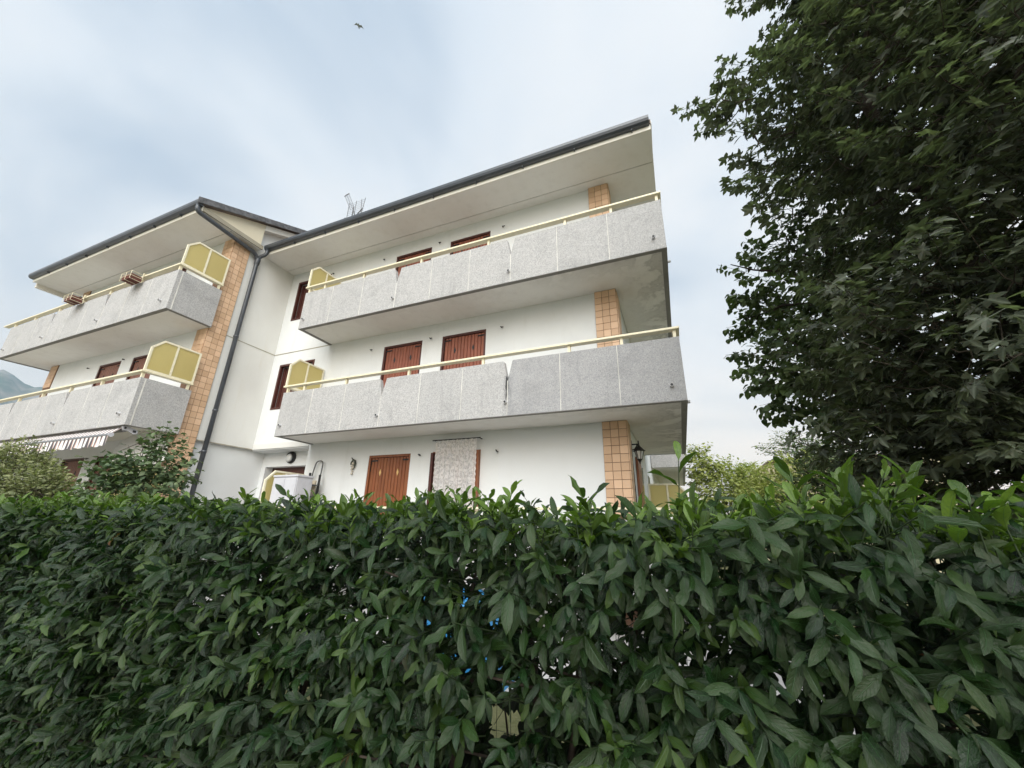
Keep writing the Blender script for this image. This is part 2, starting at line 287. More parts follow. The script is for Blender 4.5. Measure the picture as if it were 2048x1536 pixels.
# ------------------------------------------------------------------ mesh helpers
class MB:
    def __init__(s): s.v = []; s.f = []
    def add(s, v, f):
        o = len(s.v); s.v += [tuple(x) for x in v]; s.f += [tuple(i+o for i in t) for t in f]; return s
    def box(s, x0, x1, y0, y1, z0, z1):
        if x0 > x1: x0, x1 = x1, x0
        if y0 > y1: y0, y1 = y1, y0
        return s.add([(x0,y0,z0),(x1,y0,z0),(x1,y1,z0),(x0,y1,z0),(x0,y0,z1),(x1,y0,z1),(x1,y1,z1),(x0,y1,z1)],
              [(0,3,2,1),(4,5,6,7),(0,1,5,4),(1,2,6,5),(2,3,7,6),(3,0,4,7)])
    def prism(s, poly, ax, a, b):
        """poly: 2D points; ax: axis of extrusion ('x': pts are (y,z), 'y': (x,z), 'z': (x,y))"""
        def P(p, t): return (t, p[0], p[1]) if ax == 'x' else ((p[0], t, p[1]) if ax == 'y' else (p[0], p[1], t))
        n = len(poly); v = [P(p, a) for p in poly] + [P(p, b) for p in poly]
        f = [tuple(range(n)), tuple(range(2*n-1, n-1, -1))] + [(i, i+n, (i+1) % n+n, (i+1) % n) for i in range(n)]
        return s.add(v, f)
    def tube(s, pts, r, n=8, cap=True):
        pts = [Vector(p) for p in pts]; rs = r if isinstance(r, (list, tuple)) else [r]*len(pts)
        v = []; f = []; ref = None
        for i, p in enumerate(pts):
            d = (pts[min(i+1, len(pts)-1)]-pts[max(i-1, 0)]).normalized()
            if ref is None: ref = Vector((0, 0, 1)) if abs(d.z) < 0.9 else Vector((1, 0, 0))
            u = d.cross(ref); u.normalize(); w_ = u.cross(d); ref = w_
            for k in range(n):
                t = 2*math.pi*k/n; v.append(p+(u*math.cos(t)+w_*math.sin(t))*rs[i])
        for i in range(len(pts)-1):
            for k in range(n): f.append((i*n+k, i*n+(k+1) % n, (i+1)*n+(k+1) % n, (i+1)*n+k))
        if cap: f += [tuple(range(n-1, -1, -1)), tuple((len(pts)-1)*n+k for k in range(n))]
        return s.add(v, f)
    def lathe(s, prof, c, axis='z', n=16):
        v = []; f = []
        for (r, h) in prof:
            for k in range(n):
                t = 2*math.pi*k/n; a, b = r*math.cos(t), r*math.sin(t)
                v.append((c[0]+a, c[1]+b, c[2]+h) if axis == 'z' else ((c[0]+a, c[1]+h, c[2]+b) if axis == 'y' else (c[0]+h, c[1]+a, c[2]+b)))
        for i in range(len(prof)-1):
            for k in range(n): f.append((i*n+k, i*n+(k+1) % n, (i+1)*n+(k+1) % n, (i+1)*n+k))
        f += [tuple(range(n-1, -1, -1)), tuple((len(prof)-1)*n+k for k in range(n))]
        return s.add(v, f)
    def mesh(s, name, off=(0, 0, 0), smooth=False):
        me = bpy.data.meshes.new(name)
        me.from_pydata([(a-off[0], b-off[1], c-off[2]) for a, b, c in s.v], [], s.f)
        bm = bmesh.new(); bm.from_mesh(me); bmesh.ops.recalc_face_normals(bm, faces=bm.faces); bm.to_mesh(me); bm.free()
        if smooth: me.shade_smooth()
        return me
    def build(s, name, mat, parent=None, loc=None, smooth=False, bevel=0, kind=None, label=None):
        """verts are world coordinates; loc: world position of the new object's origin"""
        base = Vector(loc) if loc is not None else (Vector(parent['wpos']) if parent else Vector((0, 0, 0)))
        o = bpy.data.objects.new(name, s.mesh(name, base, smooth)); COL.objects.link(o)
        o.data.materials.append(MATS[mat]); o['wpos'] = tuple(base)
        if parent: o.parent = parent; o.location = base-Vector(parent['wpos'])
        else: o.location = base
        if bevel:
            b = o.modifiers.new('bevel', 'BEVEL'); b.width = bevel; b.segments = 2; b.limit_method = 'ANGLE'
        if kind: o['kind'] = kind
        if label: o['label'] = label
        return o
def box(*a): return MB().box(*a)
def place(name, me, loc, parent, rot=None, scale=None):
    o = bpy.data.objects.new(name, me); COL.objects.link(o); o['wpos'] = tuple(loc)
    o.parent = parent; o.location = Vector(loc)-Vector(parent['wpos'])
    if rot: o.rotation_euler = rot
    if scale: o.scale = scale
    return o
def thing(name, label, cat, loc, group=None):
    o = bpy.data.objects.new(name, None); COL.objects.link(o); o.location = loc; o.empty_display_size = 0.2
    o['wpos'] = tuple(loc); o['label'] = label; o['category'] = cat
    if group: o['group'] = group
    return o
def tag(o, label, cat, group=None):
    o['label'] = label; o['category'] = cat
    if group: o['group'] = group
    return o

# ------------------------------------------------------------------ setting
g = MB().add([(-4800, -4800, 0), (4800, -4800, 0), (4800, 4800, 0), (-4800, 4800, 0)], [(0, 1, 2, 3)]).build('ground', 'ground'); g['kind'] = 'structure'
pv = box(-60, 60, -6, 1.42, -0.2, 0.004).build('pavement', 'pavement'); pv['kind'] = 'structure'
pp = box(-40, 1.2, 4.35, 14.6, -0.2, 0.02).build('bounce_paving', 'bounce_concrete'); pp['kind'] = 'structure'  # pale hard ground, mostly unseen, added to bounce neutral light onto the soffits
# far mountain ridge to the west
mb = MB(); na, nr = 90, 14
for j in range(nr):
    for i in range(na):
        a_ = R(-118 + 68*i/(na-1)); t = j/(nr-1); rr = 2300+1500*t
        fade = min(1, max(0, (-46-math.degrees(a_))/26))
        h = 1.0*math.sin(t*math.pi*0.5)**1.1*(800+55*math.sin(i*0.31)+30*math.sin(i*0.83+1)+14*math.sin(i*2.1))*fade
        h += 26*math.sin(i*1.3+j*2.1)*t*fade
        mb.v.append((rr*math.sin(a_), rr*math.cos(a_), max(h, 0)-6))
for j in range(nr-1):
    for i in range(na-1): mb.f.append((j*na+i, j*na+i+1, (j+1)*na+i+1, (j+1)*na+i))
mo = mb.build('mountain', 'mountain', smooth=True); mo['kind'] = 'structure'
# the air between here and the mountain
hz = NT('haze'); hz.t.nodes.remove(hz.b)
pvn = hz.n('VolumePrincipled'); pvn.inputs['Color'].default_value = (0.50, 0.73, 1.0, 1); pvn.inputs['Absorption Color'].default_value = (1, 1, 1, 1); pvn.inputs['Density'].default_value = 2.2e-4; pvn.inputs['Anisotropy'].default_value = 0.2
hz.l(pvn.outputs[0], hz.o.inputs['Volume'])
hb = box(-5000, 5000, -5000, 5000, -9, 1000).build('haze', 'haze'); hb['kind'] = 'stuff'
# ------------------------------------------------------------------ the apartment building
B = thing('apartment_building', 'white three-storey apartment building with grey balconies and orange tiled pillars', 'building', (-6.0, 8.0, 0))
ZS = (0.56, 3.51, 6.46); SOF = 9.44
def wall(x0, x1, z0, z1, holes, y0, y1):
    mb = MB(); xs = sorted({x0, x1, *[h[0] for h in holes], *[h[1] for h in holes]}); zs = sorted({z0, z1, *[h[2] for h in holes], *[h[3] for h in holes]})
    for i in range(len(xs)-1):
        for j in range(len(zs)-1):
            cx, cz = (xs[i]+xs[i+1])/2, (zs[j]+zs[j+1])/2
            if any(h[0] < cx < h[1] and h[2] < cz < h[3] for h in holes): continue
            mb.box(xs[i], xs[i+1], y0, y1, zs[j], zs[j+1])
    return mb
# --- openings (x0, x1, head z); balcony doors
OPR = [(-7.02, -5.78), (-5.17, -3.93)]; OPL = [(-16.58, -15.34), (-14.72, -13.48)]
HEAD = (3.11, 6.07, 9.03); SILL = (0.80, 3.80, 6.75)
holesR = [(a, b, SILL[k], HEAD[k]) for k in (1, 2) for a, b in OPR] + [(-11.02, -9.57, 4.64, 6.08), (-11.02, -9.57, 7.62, 9.06)]
wall(-11.38, -1.25, 3.47, SOF, holesR, 7.70, 8.0).build('wall', 'plaster_white', B)
wall(-9.13, -1.25, 0.0, 3.47, [(a, b, SILL[0], HEAD[0]) for a, b in OPR], 7.70, 8.0).build('wall', 'plaster_white', B)
box(-3.49, -1.26, 7.688, 7.70, 0.6, 3.47).build('wall_panel', 'plaster_patch', B)
wall(-19.40, -11.84, 0.0, SOF, [(a, b, SILL[k], HEAD[k]) for k in range(3) for a, b in OPL], 5.70, 6.0).build('wall', 'plaster_white', B)
# side wall of the forward wing, gable above, recess below
RS = 0.44
def roofz(y, ey): return 9.60+RS*(y-ey)
MB().prism([(6.17, 3.47), (8.3, 3.47), (8.3, roofz(8.3, 4.45)-0.03), (6.17, roofz(6.17, 4.45)-0.03)], 'x', -11.68, -11.38).build('wall', 'plaster_cream', B)
box(-11.78, -11.47, 6.17, 8.35, 0.0, 3.47).build('wall', 'plaster_white', B)
box(-11.47, -9.13, 7.72, 8.20, 3.44, 3.50).build('recess_ceiling', 'plaster_white', B)
wall(-11.47, -9.10, 0.0, 3.44, [(-11.30, -9.62, 0.7, 3.03)], 8.16, 8.50).build('wall', 'plaster_white', B)
box(-9.45, -9.13, 8.0, 8.16, 0.0, 3.44).build('wall', 'plaster_white', B)
MB().prism([(4.62, 9.56), (6.30, 9.56), (6.30, roofz(6.30, 4.45)-0.05), (4.62, roofz(4.62, 4.45)-0.02)], 'x', -11.36, -11.19).build('gable_panel', 'plaster_gable', B)
MB().prism([(6.30, roofz(6.30, 4.45)-0.26), (9.4, roofz(9.4, 4.45)-0.26), (9.4, roofz(9.4, 4.45)-0.06), (6.30, roofz(6.30, 4.45)-0.06)], 'x', -11.38, -11.17).build('verge_beam', 'fascia_paint', B)
# string courses
for z in (6.465, 3.475):
    MB().box(-11.385, -11.374, 6.17, 7.70, z-0.012, z+0.012).build('string_course', 'edge_stained', B)
box(-11.38, -9.09, 7.692, 7.70, 6.453, 6.477).build('string_course', 'edge_stained', B)
box(-11.376, -9.15, 7.685, 7.70, 3.47, 3.62).build('string_course', 'plaster_cream', B)
# right flank wall, with its own return
box(-1.10, -0.82, 8.13, 14.7, 0.0, SOF).build('wall', 'plaster_white', B)
box(-1.10, -0.816, 12.0, 12.02, 0.0, SOF).build('string_course', 'edge_stained', B)
box(-19.40, -12.0, 6.0, 6.4, 0, SOF).build('wall', 'plaster_white', B)

# --- tiled pillars
tile_me = MB().box(-0.0725, 0.0725, -0.012, 0.012, -0.0752, 0.0752).mesh('tile'); tile_me.materials.append(MATS['tile'])
def pillar(x0, x1, y0, y1, z0, z1, front, side):
    P_ = box(x0, x1, y0, y1, z0, z1).build('tiled_pillar', 'grout', B)
    for (a, b) in front:
        z = b-0.078
        while z > a:
            if z < b:
                for k in range(3): place('tile', tile_me, (x0+0.078+0.155*k, y0-0.006, z), P_, (0, random.uniform(-.004, .004), 0))
            z -= 0.16
    for (a, b) in side:
        z = 9.44-0.08
        while z > a:
            if z < b:
                for k in range(3): place('tile', tile_me, (x1+0.006, y0+0.078+0.155*k, z), P_, (0, 0, math.pi/2))
            z -= 0.16
    return P_
pillar(-1.265, -0.80, 7.665, 8.13, 0, SOF, [(8.5, 9.44), (5.0, 6.46), (1.75, 3.51)], [(8.7, 9.44), (5.2, 6.46), (1.75, 3.51)])
pillar(-11.83, -11.365, 5.69, 6.165, 0, SOF, [(8.3, 9.44), (5.5, 6.46), (2.6, 3.51)], [(1.8, 9.44)])
pillar(-19.87, -19.40, 5.68, 6.16, 0, SOF, [(9.0, 9.44), (5.6, 6.46)], [])

# --- soffits, fascias, gutters, roofs
def eaves(x0, x1, yf, xr, ye, flank):
    mb = box(x0, x1, yf+0.01, yf+0.83, SOF, SOF+0.12); mb.build('soffit', 'soffit', B)
    box(x0, x1, yf+0.846, yf+1.13, SOF, SOF+0.12).build('soffit', 'soffit', B)
    box(x0, x1, yf+0.82, yf+0.86, SOF+0.012, SOF+0.10).build('soffit_joint', 'panel_edge', B)
    if flank:
        box(-0.82, x1, yf+1.13, 12.0, SOF, SOF+0.12).build('soffit', 'soffit', B)
    box(x0, x1, yf-0.025, yf+0.008, SOF-0.012, SOF+0.20).build('fascia', 'fascia_paint', B)
    gp = [(yf-0.028, 9.69), (yf-0.165, 9.69), (yf-0.175, 9.68), (yf-0.172, 9.612), (yf-0.150, 9.560), (yf-0.10, 9.532), (yf-0.028, 9.532)]
    gt = MB().prism(gp, 'x', xr[0], xr[1]).build('gutter', 'gutter_metal', B, smooth=False)
    x = xr[0]+1.2
    while x < xr[1]-0.3:
        box(x, x+0.025, yf-0.10, yf-0.022, SOF+0.055, 9.536).build('bracket', 'gutter_metal', gt); x += 1.24
    return gt
gR = eaves(-11.38, 0.29, 6.60, (-11.22, 0.27), 6.6, True)
gL = eaves(-20.62, -11.12, 4.60, (-20.66, -11.08), 4.6, False)
box(-11.14, -11.10, 4.61, 6.34, SOF-0.008, SOF+0.115).build('soffit_edge', 'edge_stained', B)
box(-11.36, -11.145, 5.74, 6.335, SOF+0.003, SOF+0.10).build('soffit', 'soffit', B)
def roof(x0, x1, ey, ridge, name='roof'):
    zr = roofz(ridge, ey); back = 2*ridge-ey
    rf = MB().prism([(ey+0.07, 9.57), (ridge, zr+0.03), (back, 9.60), (back, 9.72), (ridge, zr+0.15), (ey+0.07, 9.68)], 'x', x0, x1).build(name, 'roof_tile', B)
    return rf, zr
rR, zr = roof(-11.30, 0.30, 6.48, 11.2)
for s in (1,):   # verge boards closing the roof edge
    MB().prism([(6.60, 9.60), (11.2, zr+0.0), (11.2, zr+0.17), (6.60, 9.70)], 'x', 0.301, 0.315).build('verge_trim', 'fascia_paint', rR)
MB().prism([(6.62, 9.56), (11.2, zr+0.0), (15.7, 9.56)], 'x', 0.17, 0.28).build('gable_panel', 'fascia_paint', B)
rL, zl = roof(-20.75, -11.05, 4.48, 9.2)
y = 4.40
while y < 9.2:      # metal verge sheets, each a short overlapping length
    y1 = min(y+random.uniform(0.5, 0.62), 9.2)
    za, zb = roofz(y, 4.48), roofz(y1, 4.48)
    MB().prism([(y, za-0.035), (y1-0.008, zb-0.035), (y1-0.008, zb+0.145), (y, za+0.145)], 'x', -11.05, -11.03+random.uniform(0, .006)).build('verge_sheet', 'roof_edge', rL)
    y = y1
box(-20.75, -20.62, 4.7, 13.0, 9.3, 9.58).build('fascia', 'fascia_paint', B)

# --- downpipe
dp = MB()
def bend(pts, n=5):
    """round the corners of a polyline"""
    out = [Vector(pts[0])]
    for i in range(1, len(pts)-1):
        a, b, c = Vector(pts[i-1]), Vector(pts[i]), Vector(pts[i+1])
        d1 = min(0.10, (a-b).length*0.45); d2 = min(0.10, (c-b).length*0.45)
        p, r_ = b+(a-b).normalized()*d1, b+(c-b).normalized()*d2
        for k in range(n+1):
            t = k/n; out.append(p*(1-t)**2+b*2*t*(1-t)+r_*t*t)
    out.append(Vector(pts[-1])); return out
main = bend([(-11.16, 4.50, 9.56), (-11.16, 4.50, 9.36), (-11.26, 6.24, 9.28), (-11.28, 6.38, 9.14), (-11.29, 6.38, 0.0)])
D = dp.tube(main, 0.058, 14).build('downpipe', 'gutter_metal', B, smooth=True)
br = bend([(-11.13, 6.50, 9.56), (-11.13, 6.50, 9.36), (-11.28, 6.41, 9.26), (-11.29, 6.38, 9.05)])
MB().tube(br, 0.052, 14).build('downpipe_branch', 'gutter_metal', D, smooth=True)
MB().lathe([(0.060, -0.13), (0.074, -0.10), (0.082, 0.06), (0.066, 0.14)], (-11.285, 6.385, 9.08), n=14).build('pipe_joint', 'gutter_metal', D, smooth=True)
for z in (6.5, 4.3, 3.2):
    MB().lathe([(0.066, -0.03), (0.068, 0.03)], (-11.29, 6.38, z), n=14).build('pipe_collar', 'gutter_metal', D, smooth=True)
    box(-11.36 if z > 3.47 else -11.47, -11.30, 6.37, 6.39, z-0.015, z+0.015).build('pipe_bracket', 'gutter_metal', D)

# --- balconies
def screen(x, y0, z, parent, name='privacy_screen', mirror=False, axis='x', y_len=1.06):
    """cream frame with a chamfered outer corner and two yellow glass panes; plane across x (or across y)"""
    P_ = [(0, 0), (0, 0.60), (0.22, 0.845), (y_len, 0.845), (y_len, 0)]
    if mirror: P_ = [(y_len-a, b) for a, b in P_]
    P2 = [(y0+a, z+b) for a, b in P_]; m = 0.50*y_len if not mirror else y_len*0.5
    mb = MB(); wd = 0.045; ext = 'x' if axis == 'x' else 'y'; t0, t1 = x-0.02, x+0.02
    cx = sum(p[0] for p in P2)/5; cz = sum(p[1] for p in P2)/5
    ins = []
    n = len(P2)
    for i in range(n):   # inset polygon
        p0, p1, p2 = [Vector(P2[(i+k) % n]) for k in (-1, 0, 1)]
        d1, d2 = (p1-p0).normalized(), (p2-p1).normalized()
        n1, n2 = Vector((d1.y, -d1.x)), Vector((d2.y, -d2.x))
        if n1.dot(Vector((cx, cz))-p1) < 0: n1 = -n1
        if n2.dot(Vector((cx, cz))-p1) < 0: n2 = -n2
        b = (n1+n2).normalized(); ins.append(tuple(p1+b*(wd/max(0.3, b.dot(n1)))))
    for i in range(n):
        j = (i+1) % n; mb.prism([P2[i], P2[j], ins[j], ins[i]], ext, t0, t1)
    mb.prism([(y0+m-wd/2, z+wd), (y0+m+wd/2, z+wd), (y0+m+wd/2, z+0.845-wd), (y0+m-wd/2, z+0.845-wd)], ext, t0+0.002, t1-0.002)
    F = mb.build(name, 'screen_frame', parent)
    L_ = [p for p in ins]
    ymin, ymax = min(p[0] for p in L_), max(p[0] for p in L_)
    def clip(lo, hi):
        res = []
        for i in range(n):
            a, b = Vector(ins[i]), Vector(ins[(i+1) % n])
            ia, ib = lo <= a.x <= hi, lo <= b.x <= hi
            if ia: res.append(tuple(a))
            if ia != ib:
                for lim in (lo, hi):
                    if (a.x-lim)*(b.x-lim) < 0: res.append(tuple(a+(b-a)*((lim-a.x)/(b.x-a.x))))
        return res
    for lo, hi in ((ymin-0.001, y0+m-wd/2), (y0+m+wd/2, ymax+0.001)):
        pl = clip(lo, hi)
        MB().prism(pl, ext, x-0.005, x+0.005).build('glass_pane', 'yellow_glass', F)
    return F

def front_panels(S, xs, vs_, z0, yf):
    """xs: joint x positions; vs_: which joints carry a v-notch"""
    zt = z0+1.12
    for i in range(len(xs)-1):
        a, b = xs[i]+0.004, xs[i+1]-0.004
        poly = [(a, z0), (b, z0)]
        if i+1 in vs_: poly += [(b, z0+0.73), (b-0.015, z0+0.78), (b-0.085, zt-0.02), (b-0.10, zt)]
        else: poly += [(b, zt)]
        if i in vs_: poly += [(a+0.10, zt), (a+0.085, zt-0.02), (a+0.015, z0+0.78), (a, z0+0.73)]
        else: poly += [(a, zt)]
        t = random.uniform(-0.002, 0.002)
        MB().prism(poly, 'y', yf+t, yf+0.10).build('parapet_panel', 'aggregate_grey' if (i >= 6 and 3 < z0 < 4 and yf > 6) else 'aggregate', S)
    for i in range(1, len(xs)-1):
        h = 0.70 if i in vs_ else 1.11
        box(xs[i]-0.006, xs[i]+0.006, yf-0.0035, yf+0.05, z0+0.004, z0+h).build('joint_sealant', 'sealant', S)
def spout(S, p, d):
    p = Vector(p); d = Vector(d)
    MB().tube([p-d*0.02, p+d*0.06], 0.030, 10).build('drain_spout', 'spout_metal', S, smooth=False)
    MB().tube([p+d*0.061, p+d*0.0625], 0.024, 10).build('spout_hole', 'print_dark', S)

def balcony_right(z0, full=True):
    yf = 6.60; xl, xr = -9.09, 0.29
    S = MB().box(xl+0.09, -0.81, yf+0.10, 7.71, z0+0.006, z0+0.19).box(-0.81, xr-0.09, yf+0.10, 12.0, z0+0.006, z0+0.19).build('balcony_slab', 'slab_under', B)
    xs = [-9.09, -8.05, -7.0, -5.91, -4.9, -3.87, -2.85, -1.80, -0.75, 0.29]
    front_panels(S, xs, (3, 6), z0, yf)
    MB().box(xl, xr, yf+0.002, yf+0.098, z0-0.010, z0-0.001).box(xl+0.002, xl+0.098, yf+0.10, 7.70, z0-0.010, z0-0.001).box(xr-0.098, xr-0.002, yf+0.10, 12.0, z0-0.010, z0-0.001).build('shaded_rim', 'panel_edge', S)  # strip under the grey panels, coloured darker to paint in their underside shade
    box(xl, xl+0.10, yf+0.103, 7.69, z0, z0+1.12).build('parapet_panel', 'aggregate', S)
    ys = [yf+0.103, 7.75, 8.8, 9.85, 10.9, 12.0]
    for a, b in zip(ys[:-1], ys[1:]): box(xr-0.10, xr, a, b-0.008, z0, z0+1.12).build('parapet_panel', 'aggregate', S)
    box(-0.80, xr-0.105, 11.9, 12.0, z0, z0+1.12).build('parapet_panel', 'aggregate', S)
    zr_ = z0+1.30
    MB().box(xl-0.005, xr+0.015, yf-0.035, yf+0.095, zr_-0.042, zr_).box(xr-0.105, xr+0.015, yf+0.096, 12.0, zr_-0.041, zr_-0.001).box(xl-0.005, xl+0.075, yf+0.096, 7.68, zr_-0.041, zr_-0.001).build('handrail', 'rail_cream', S, bevel=0.006)
    for x in (-8.99, -8.41, -7.05, -5.25, -3.42, -1.62, -0.66, 0.22): box(x-0.025, x+0.025, yf+0.012, yf+0.07, z0+1.119, zr_-0.040).build('post', 'rail_cream', S)
    for y in (7.2, 7.6): box(xl+0.01, xl+0.06, y, y+0.05, z0+1.119, zr_-0.040).build('post', 'rail_cream', S)
    for y in (8.6, 10.4, 11.9): box(xr-0.06, xr-0.01, y, y+0.05, z0+1.119, zr_-0.040).build('post', 'rail_cream', S)
    for x in (-8.94, -5.95, -2.88, 0.08): spout(S, (x, yf, z0+0.26), (0, -1, 0))
    spout(S, (xr, 7.3, z0+0.16), (1, 0, 0)); spout(S, (xr, 11.6, z0+0.16), (1, 0, 0))
    screen(xl+0.02, yf-0.0, zr_+0.002, B)
    return S
def balcony_left(z0):
    yf = 4.60; xl, xr = -20.58, -11.22
    S = MB().box(xl+0.09, xr-0.09, yf+0.10, 5.71, z0+0.006, z0+0.19).box(xl+0.09, -19.86, 5.71, 9.0, z0+0.006, z0+0.19).build('balcony_slab', 'soffit', B)
    xs = [-20.58, -19.55, -18.53, -17.53, -16.55, -15.5, -14.45, -13.38, -12.36, -11.22]
    front_panels(S, xs, (3, 6), z0, yf)
    MB().box(xl, xr, yf+0.002, yf+0.098, z0-0.010, z0-0.001).box(xl+0.002, xl+0.098, yf+0.10, 9.0, z0-0.010, z0-0.001).box(xr-0.098, xr-0.002, yf+0.10, 5.66, z0-0.010, z0-0.001).build('shaded_rim', 'panel_edge', S)  # same strip here: underside shade painted as a dark rim
    box(xr-0.10, xr, yf+0.106, 5.67, z0, z0+1.12).build('parapet_panel', 'aggregate', S)
    box(xr-0.012, xr+0.004, yf+0.088, yf+0.112, z0+0.004, z0+1.11).build('joint_sealant', 'sealant', S)
    box(xl, xl+0.10, yf+0.106, 9.0, z0, z0+1.12).build('parapet_panel', 'aggregate', S)
    zr_ = z0+1.30
    MB().box(xl-0.6 if z0 > 6 else xl, xr+0.015, yf-0.035, yf+0.095, zr_-0.042, zr_).box(xr-0.105, xr+0.015, yf+0.096, 5.66, zr_-0.041, zr_-0.001).build('handrail', 'rail_cream', S, bevel=0.006)
    for x in (-20.4, -19.0, -17.4, -16.0, -14.5, -13.0, -11.29): box(x-0.025, x+0.025, yf+0.012, yf+0.07, z0+1.119, zr_-0.040).build('post', 'rail_cream', S)
    box(xr-0.06, xr-0.01, 5.55, 5.60, z0+1.119, zr_-0.040).build('post', 'rail_cream', S)
    for x in (-20.3, -17.67, -14.55, -11.57): spout(S, (x, yf, z0+0.27), (0, -1, 0))
    screen(xr-0.03, yf-0.0, zr_+0.002, B)
    return S
SR = [balcony_right(z) for z in ZS]; SL = [balcony_left(z) for z in ZS]
screen(12.05, -0.80, 1.87, B, mirror=True, axis='y', y_len=1.0)     # ground-floor terrace end on the flank

# --- shutters
hinge_me = MB().box(0, 0.21, -0.006, 0.006, -0.016, 0.016).box(0, 0.032, -0.0065, 0.0065, -0.26, 0.016).mesh('hinge'); hinge_me.materials.append(MATS['iron_black'])
def shutter(x0, x1, z0, z1, y, mat, inlay, hinges=True):
    fw_ = 0.055
    F = MB().box(x0, x0+fw_, y-0.03, y+0.06, z0, z1).box(x1-fw_, x1, y-0.03, y+0.06, z0, z1).box(x0+fw_, x1-fw_, y-0.03, y+0.06, z1-fw_, z1).build('shutter', 'window_frame' if mat != 'shutter_amber' else mat, B)
    n = 12; a, b = x0+fw_+0.004, x1-fw_-0.004; bw = (b-a)/n
    dz = z1-0.42
    me = MB().prism([(-bw/2+0.004, 0.004), (-bw/2+0.011, -0.006), (bw/2-0.011, -0.006), (bw/2-0.004, 0.004), (bw/2-0.004, 0.02), (-bw/2+0.004, 0.02)], 'z', z0, z1-fw_-0.006).mesh('board')
    me.materials.append(MATS[mat])
    for i in range(n):
        place('board', me, (a+bw*(i+0.5), y+0.012+random.uniform(-.0015, .0015), 0), F)
    box(x0+fw_, x1-fw_, y+0.034, y+0.05, z0, z1-fw_).build('backing', 'print_dark', F)
    for c in (a+(b-a)*0.27, a+(b-a)*0.73):
        MB().prism([(c-0.032, dz), (c, dz-0.085), (c+0.032, dz), (c, dz+0.085)], 'y', y-0.001, y+0.006).build('diamond_inlay', 'diamond_light' if inlay else 'print_dark', F)
    if hinges:
        place('hinge', hinge_me, (x0+fw_-0.02, y-0.004, z1-fw_-0.075), F); o = place('hinge', hinge_me, (x1-fw_+0.02, y-0.004, z1-fw_-0.075), F); o.scale = (-1, 1, 1)
    return F
for k in (1, 2):
    for a, b in OPR: shutter(a, b, SILL[k], HEAD[k], 7.745, 'shutter_red', False)
shutter(*OPR[0], SILL[0], HEAD[0], 7.745, 'shutter_amber', True)
for k in range(3):
    for a, b in OPL: shutter(a, b, SILL[k], HEAD[k], 5.745, 'shutter_brown', False)
# curtained french window
a, b = OPR[1]
Fw = MB().box(a, a+0.06, 7.70, 7.80, 0.8, 3.11).box(b-0.06, b, 7.70, 7.80, 0.8, 3.11).box(a+0.06, b-0.06, 7.70, 7.80, 3.05, 3.11).box((a+b)/2-0.04, (a+b)/2+0.04, 7.84, 7.90, 0.8, 3.05).build('french_window', 'shutter_amber', B)
for p0, p1 in ((a+0.06, (a+b)/2-0.04), ((a+b)/2+0.04, b-0.06)): box(p0, p1, 7.86, 7.88, 0.8, 3.05).build('window_pane', 'dark_glass', Fw)
MB().box(b-0.13, b-0.005, 7.60, 7.70, 0.8, 3.08).build('shutter', 'shutter_amber', B)     # folded leaf at the jamb
MB().box(a+0.005, a+0.07, 7.62, 7.70, 0.8, 3.08).build('shutter', 'window_frame', B)
# stair windows by the inner corner
for z0, z1 in ((4.64, 6.08), (7.62, 9.06)):
    x0, x1 = -11.02, -9.57
    F = MB().box(x0, x0+0.06, 7.688, 7.78, z0, z1).box(x1-0.06, x1, 7.688, 7.78, z0, z1).box(x0+0.06, x1-0.06, 7.688, 7.78, z1-0.06, z1).box(x0+0.06, x1-0.06, 7.688, 7.78, z0, z0+0.06).box(x0+0.06, x0+0.14, 7.80, 7.86, z0+0.06, z1-0.06).box((x0+x1)/2-0.05, (x0+x1)/2+0.05, 7.80, 7.86, z0+0.06, z1-0.06).build('window', 'window_frame', B)
    for p0, p1 in ((x0+0.14, (x0+x1)/2-0.05), ((x0+x1)/2+0.05, x1-0.06)): box(p0, p1, 7.83, 7.85, z0+0.06, z1-0.06).build('shutter_leaf', 'door_brown', F)
# entrance door in the recess
Dr = MB().box(-11.30, -9.62, 8.40, 8.46, 0.7, 3.03).build('door', 'door_brown', B)
for x in (-11.2, -10.4): box(x, x+0.66, 8.385, 8.40, 0.9, 2.9).build('door_panel', 'door_brown', Dr)
# shutter hooks on the walls
hook_me = MB().tube([(0, 0.0, 0), (0, -0.05, 0.0), (0.035, -0.06, -0.03), (0.07, -0.06, -0.035)], 0.014, 5).mesh('shutter_hook'); hook_me.materials.append(MATS['iron_black'])
for x, z in ((-7.48, 9.03), (-5.53, 9.07), (-3.56, 9.02), (-7.46, 6.04), (-5.53, 6.07), (-3.52, 6.03), (-5.53, 3.07), (-3.54, 3.07), (-9.5, 9.04)):
    place('shutter_hook', hook_me, (x, 7.70 if (x, z) != (-3.54, 3.07) else 7.69, z), B, (0, random.uniform(-.3, .3), 0))
for x, z in ((-17.2, 6.06), (-15.2, 6.08), (-15.15, 3.08)): place('shutter_hook', hook_me, (x, 5.70, z), B)
# flank french door leaf
MB().box(-0.812, -0.76, 9.05, 9.75, 0.7, 3.02).build('shutter', 'shutter_amber', B)
box(-0.83, -0.816, 9.75, 10.9, 0.7, 3.02).build('window_pane', 'dark_glass', B)
box(-0.83, -0.815, 12.6, 13.4, 0.7, 3.02).build('window_pane', 'dark_glass', B)

